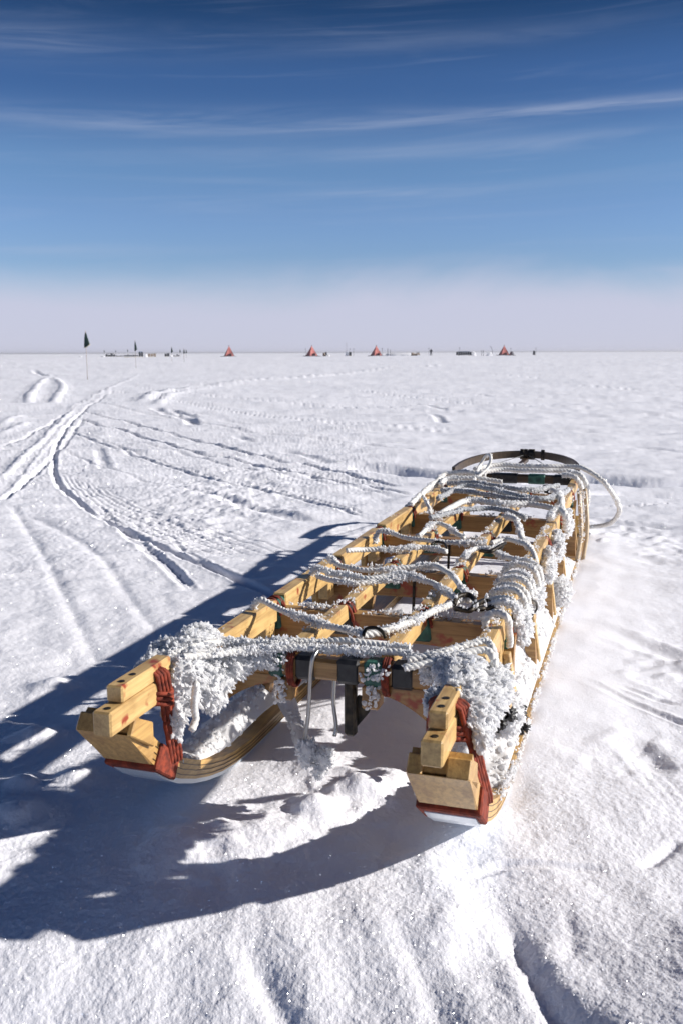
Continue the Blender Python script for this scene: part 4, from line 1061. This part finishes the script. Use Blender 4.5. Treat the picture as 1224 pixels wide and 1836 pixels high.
def gauss(el0, wdt, a0=None, aw=None, tilt=0.0):      # a soft band at one height in the sky
    d = math_('DIVIDE', math_('SUBTRACT', math_('MULTIPLY_ADD', az_, tilt, el_), el0), wdt)
    g = math_('POWER', 2.718, math_('MULTIPLY', math_('MULTIPLY', d, d), -1.0))
    if a0 is not None:
        q = math_('DIVIDE', math_('SUBTRACT', az_, a0), aw); g = math_('MULTIPLY', g, math_('POWER', 2.718, math_('MULTIPLY', math_('MULTIPLY', q, q), -1.0)))
    return g
def elpx(y): return math.atan((918-y)/F)-TH if 0 else (math.atan((918-y)/F)-TH)
nz = streak(4, 60, -.05, .30, .75, 21.0, 6)
def EL(y): return math.atan((918-y)/F) - math.atan((918-HOR)/F)
wisps = None
for y, wd, a0, aw, amp, tl in [(y_, w_*1.5, a_, b_, c_*.8, t_*.5) for y_, w_, a_, b_, c_, t_ in [(222, .0075, -.16, .30, .60, -.03), (215, .0045, .05, .22, .55, -.045), (204, .0035, .30, .16, .85, -.05), (265, .006, .18, .22, .5, -.06), (345, .0035, .05, .12, .62, -.03), (326, .002, -.08, .09, .4, 0), (452, .004, -.30, .14, .6, -.02), (495, .0022, .32, .10, .7, -.02), (462, .003, .14, .07, .45, -.04), (95, .010, -.30, .10, .45, -.12), (440, .002, .30, .10, .4, 0), (80, .007, .02, .3, .25, -.05)]]:
    g = math_('MULTIPLY', gauss(EL(y)+tl*a0*1.0, wd, a0, aw, tl), amp)
    g = math_('MULTIPLY', g, nz); wisps = g if wisps is None else math_('ADD', wisps, g)
cl = math_('ADD', math_('MULTIPLY', s1, .16), math_('ADD', math_('MULTIPLY', s2, .16), math_('MULTIPLY', s3, .05)))
cl = math_('MULTIPLY', math_('MINIMUM', math_('ADD', cl, math_('MULTIPLY', wisps, .8)), .8), .75)
# the very clear, dry polar air: deep blue above, as in the photograph
gr = N.new('ShaderNodeValToRGB'); cr = gr.color_ramp; cr.interpolation = 'EASE'
stops = [(.0, (.55, .57, .64)), (.08, (.55, .57, .65)), (.13, (.56, .60, .70)), (.18, (.52, .60, .68)), (.254, (.26, .37, .52)), (.33, (.085, .18, .28)), (.6, (.05, .12, .21))]
while len(cr.elements) < len(stops): cr.elements.new(.5)
for e_, (p_, c_) in zip(cr.elements, stops): e_.position = p_; e_.color = (*c_, 1)
L.new(sep.outputs['Z'], gr.inputs['Fac'])
sc2 = N.new('ShaderNodeVectorMath'); sc2.operation = 'MULTIPLY'; L.new(sky.outputs[0], sc2.inputs[0]); L.new(gr.outputs['Color'], sc2.inputs[1])
sc3 = N.new('ShaderNodeVectorMath'); sc3.operation = 'SCALE'; sc3.inputs['Scale'].default_value = 2.0; L.new(sc2.outputs[0], sc3.inputs[0])
mx = N.new('ShaderNodeMix'); mx.data_type = 'RGBA'; L.new(cl, mx.inputs['Factor']); L.new(sc3.outputs[0], mx.inputs['A']); mx.inputs['B'].default_value = (6.0, 6.8, 8.8, 1)
# haze bank
edge = streak(3.5, 6, 0, .2, .8, 33.0, 4)
hz = N.new('ShaderNodeMapRange'); hz.interpolation_type = 'SMOOTHSTEP'; hz.inputs['From Min'].default_value = .085; hz.inputs['From Max'].default_value = .030; hz.inputs['To Min'].default_value = 0; hz.inputs['To Max'].default_value = .9
L.new(math_('MULTIPLY_ADD', edge, -.022, math_('ABSOLUTE', el_)), hz.inputs['Value'])
m2 = N.new('ShaderNodeMix'); m2.data_type = 'RGBA'; L.new(hz.outputs['Result'], m2.inputs['Factor']); L.new(mx.outputs['Result'], m2.inputs['A']); m2.inputs['B'].default_value = (7.4, 7.5, 9.4, 1)
L.new(m2.outputs['Result'], bg.inputs['Color']); bg.inputs['Strength'].default_value = .063

cam = bpy.data.cameras.new('camera'); co = bpy.data.objects.new('camera', cam); COL.objects.link(co); SC.camera = co
co.location = (0, 0, H); cam.sensor_fit = 'HORIZONTAL'; cam.sensor_width = 24; cam.lens = 24*F/1224
cam.clip_start = .02; cam.clip_end = 30000
co.rotation_euler = (math.pi/2-TH, 0, 0)
co.rotation_euler = (Matrix.Rotation(math.pi/2-TH, 4, 'X') @ Matrix.Rotation(math.radians(-.2), 4, 'Z')).to_euler()
cam.dof.use_dof = True; cam.dof.focus_distance = 2.4; cam.dof.aperture_fstop = 11
SC.view_settings.view_transform = 'Standard'; SC.view_settings.look = 'None'; SC.view_settings.exposure = .36; SC.view_settings.gamma = 1
SC.render.engine = 'CYCLES'; SC.render.resolution_x = 682; SC.render.resolution_y = 1024
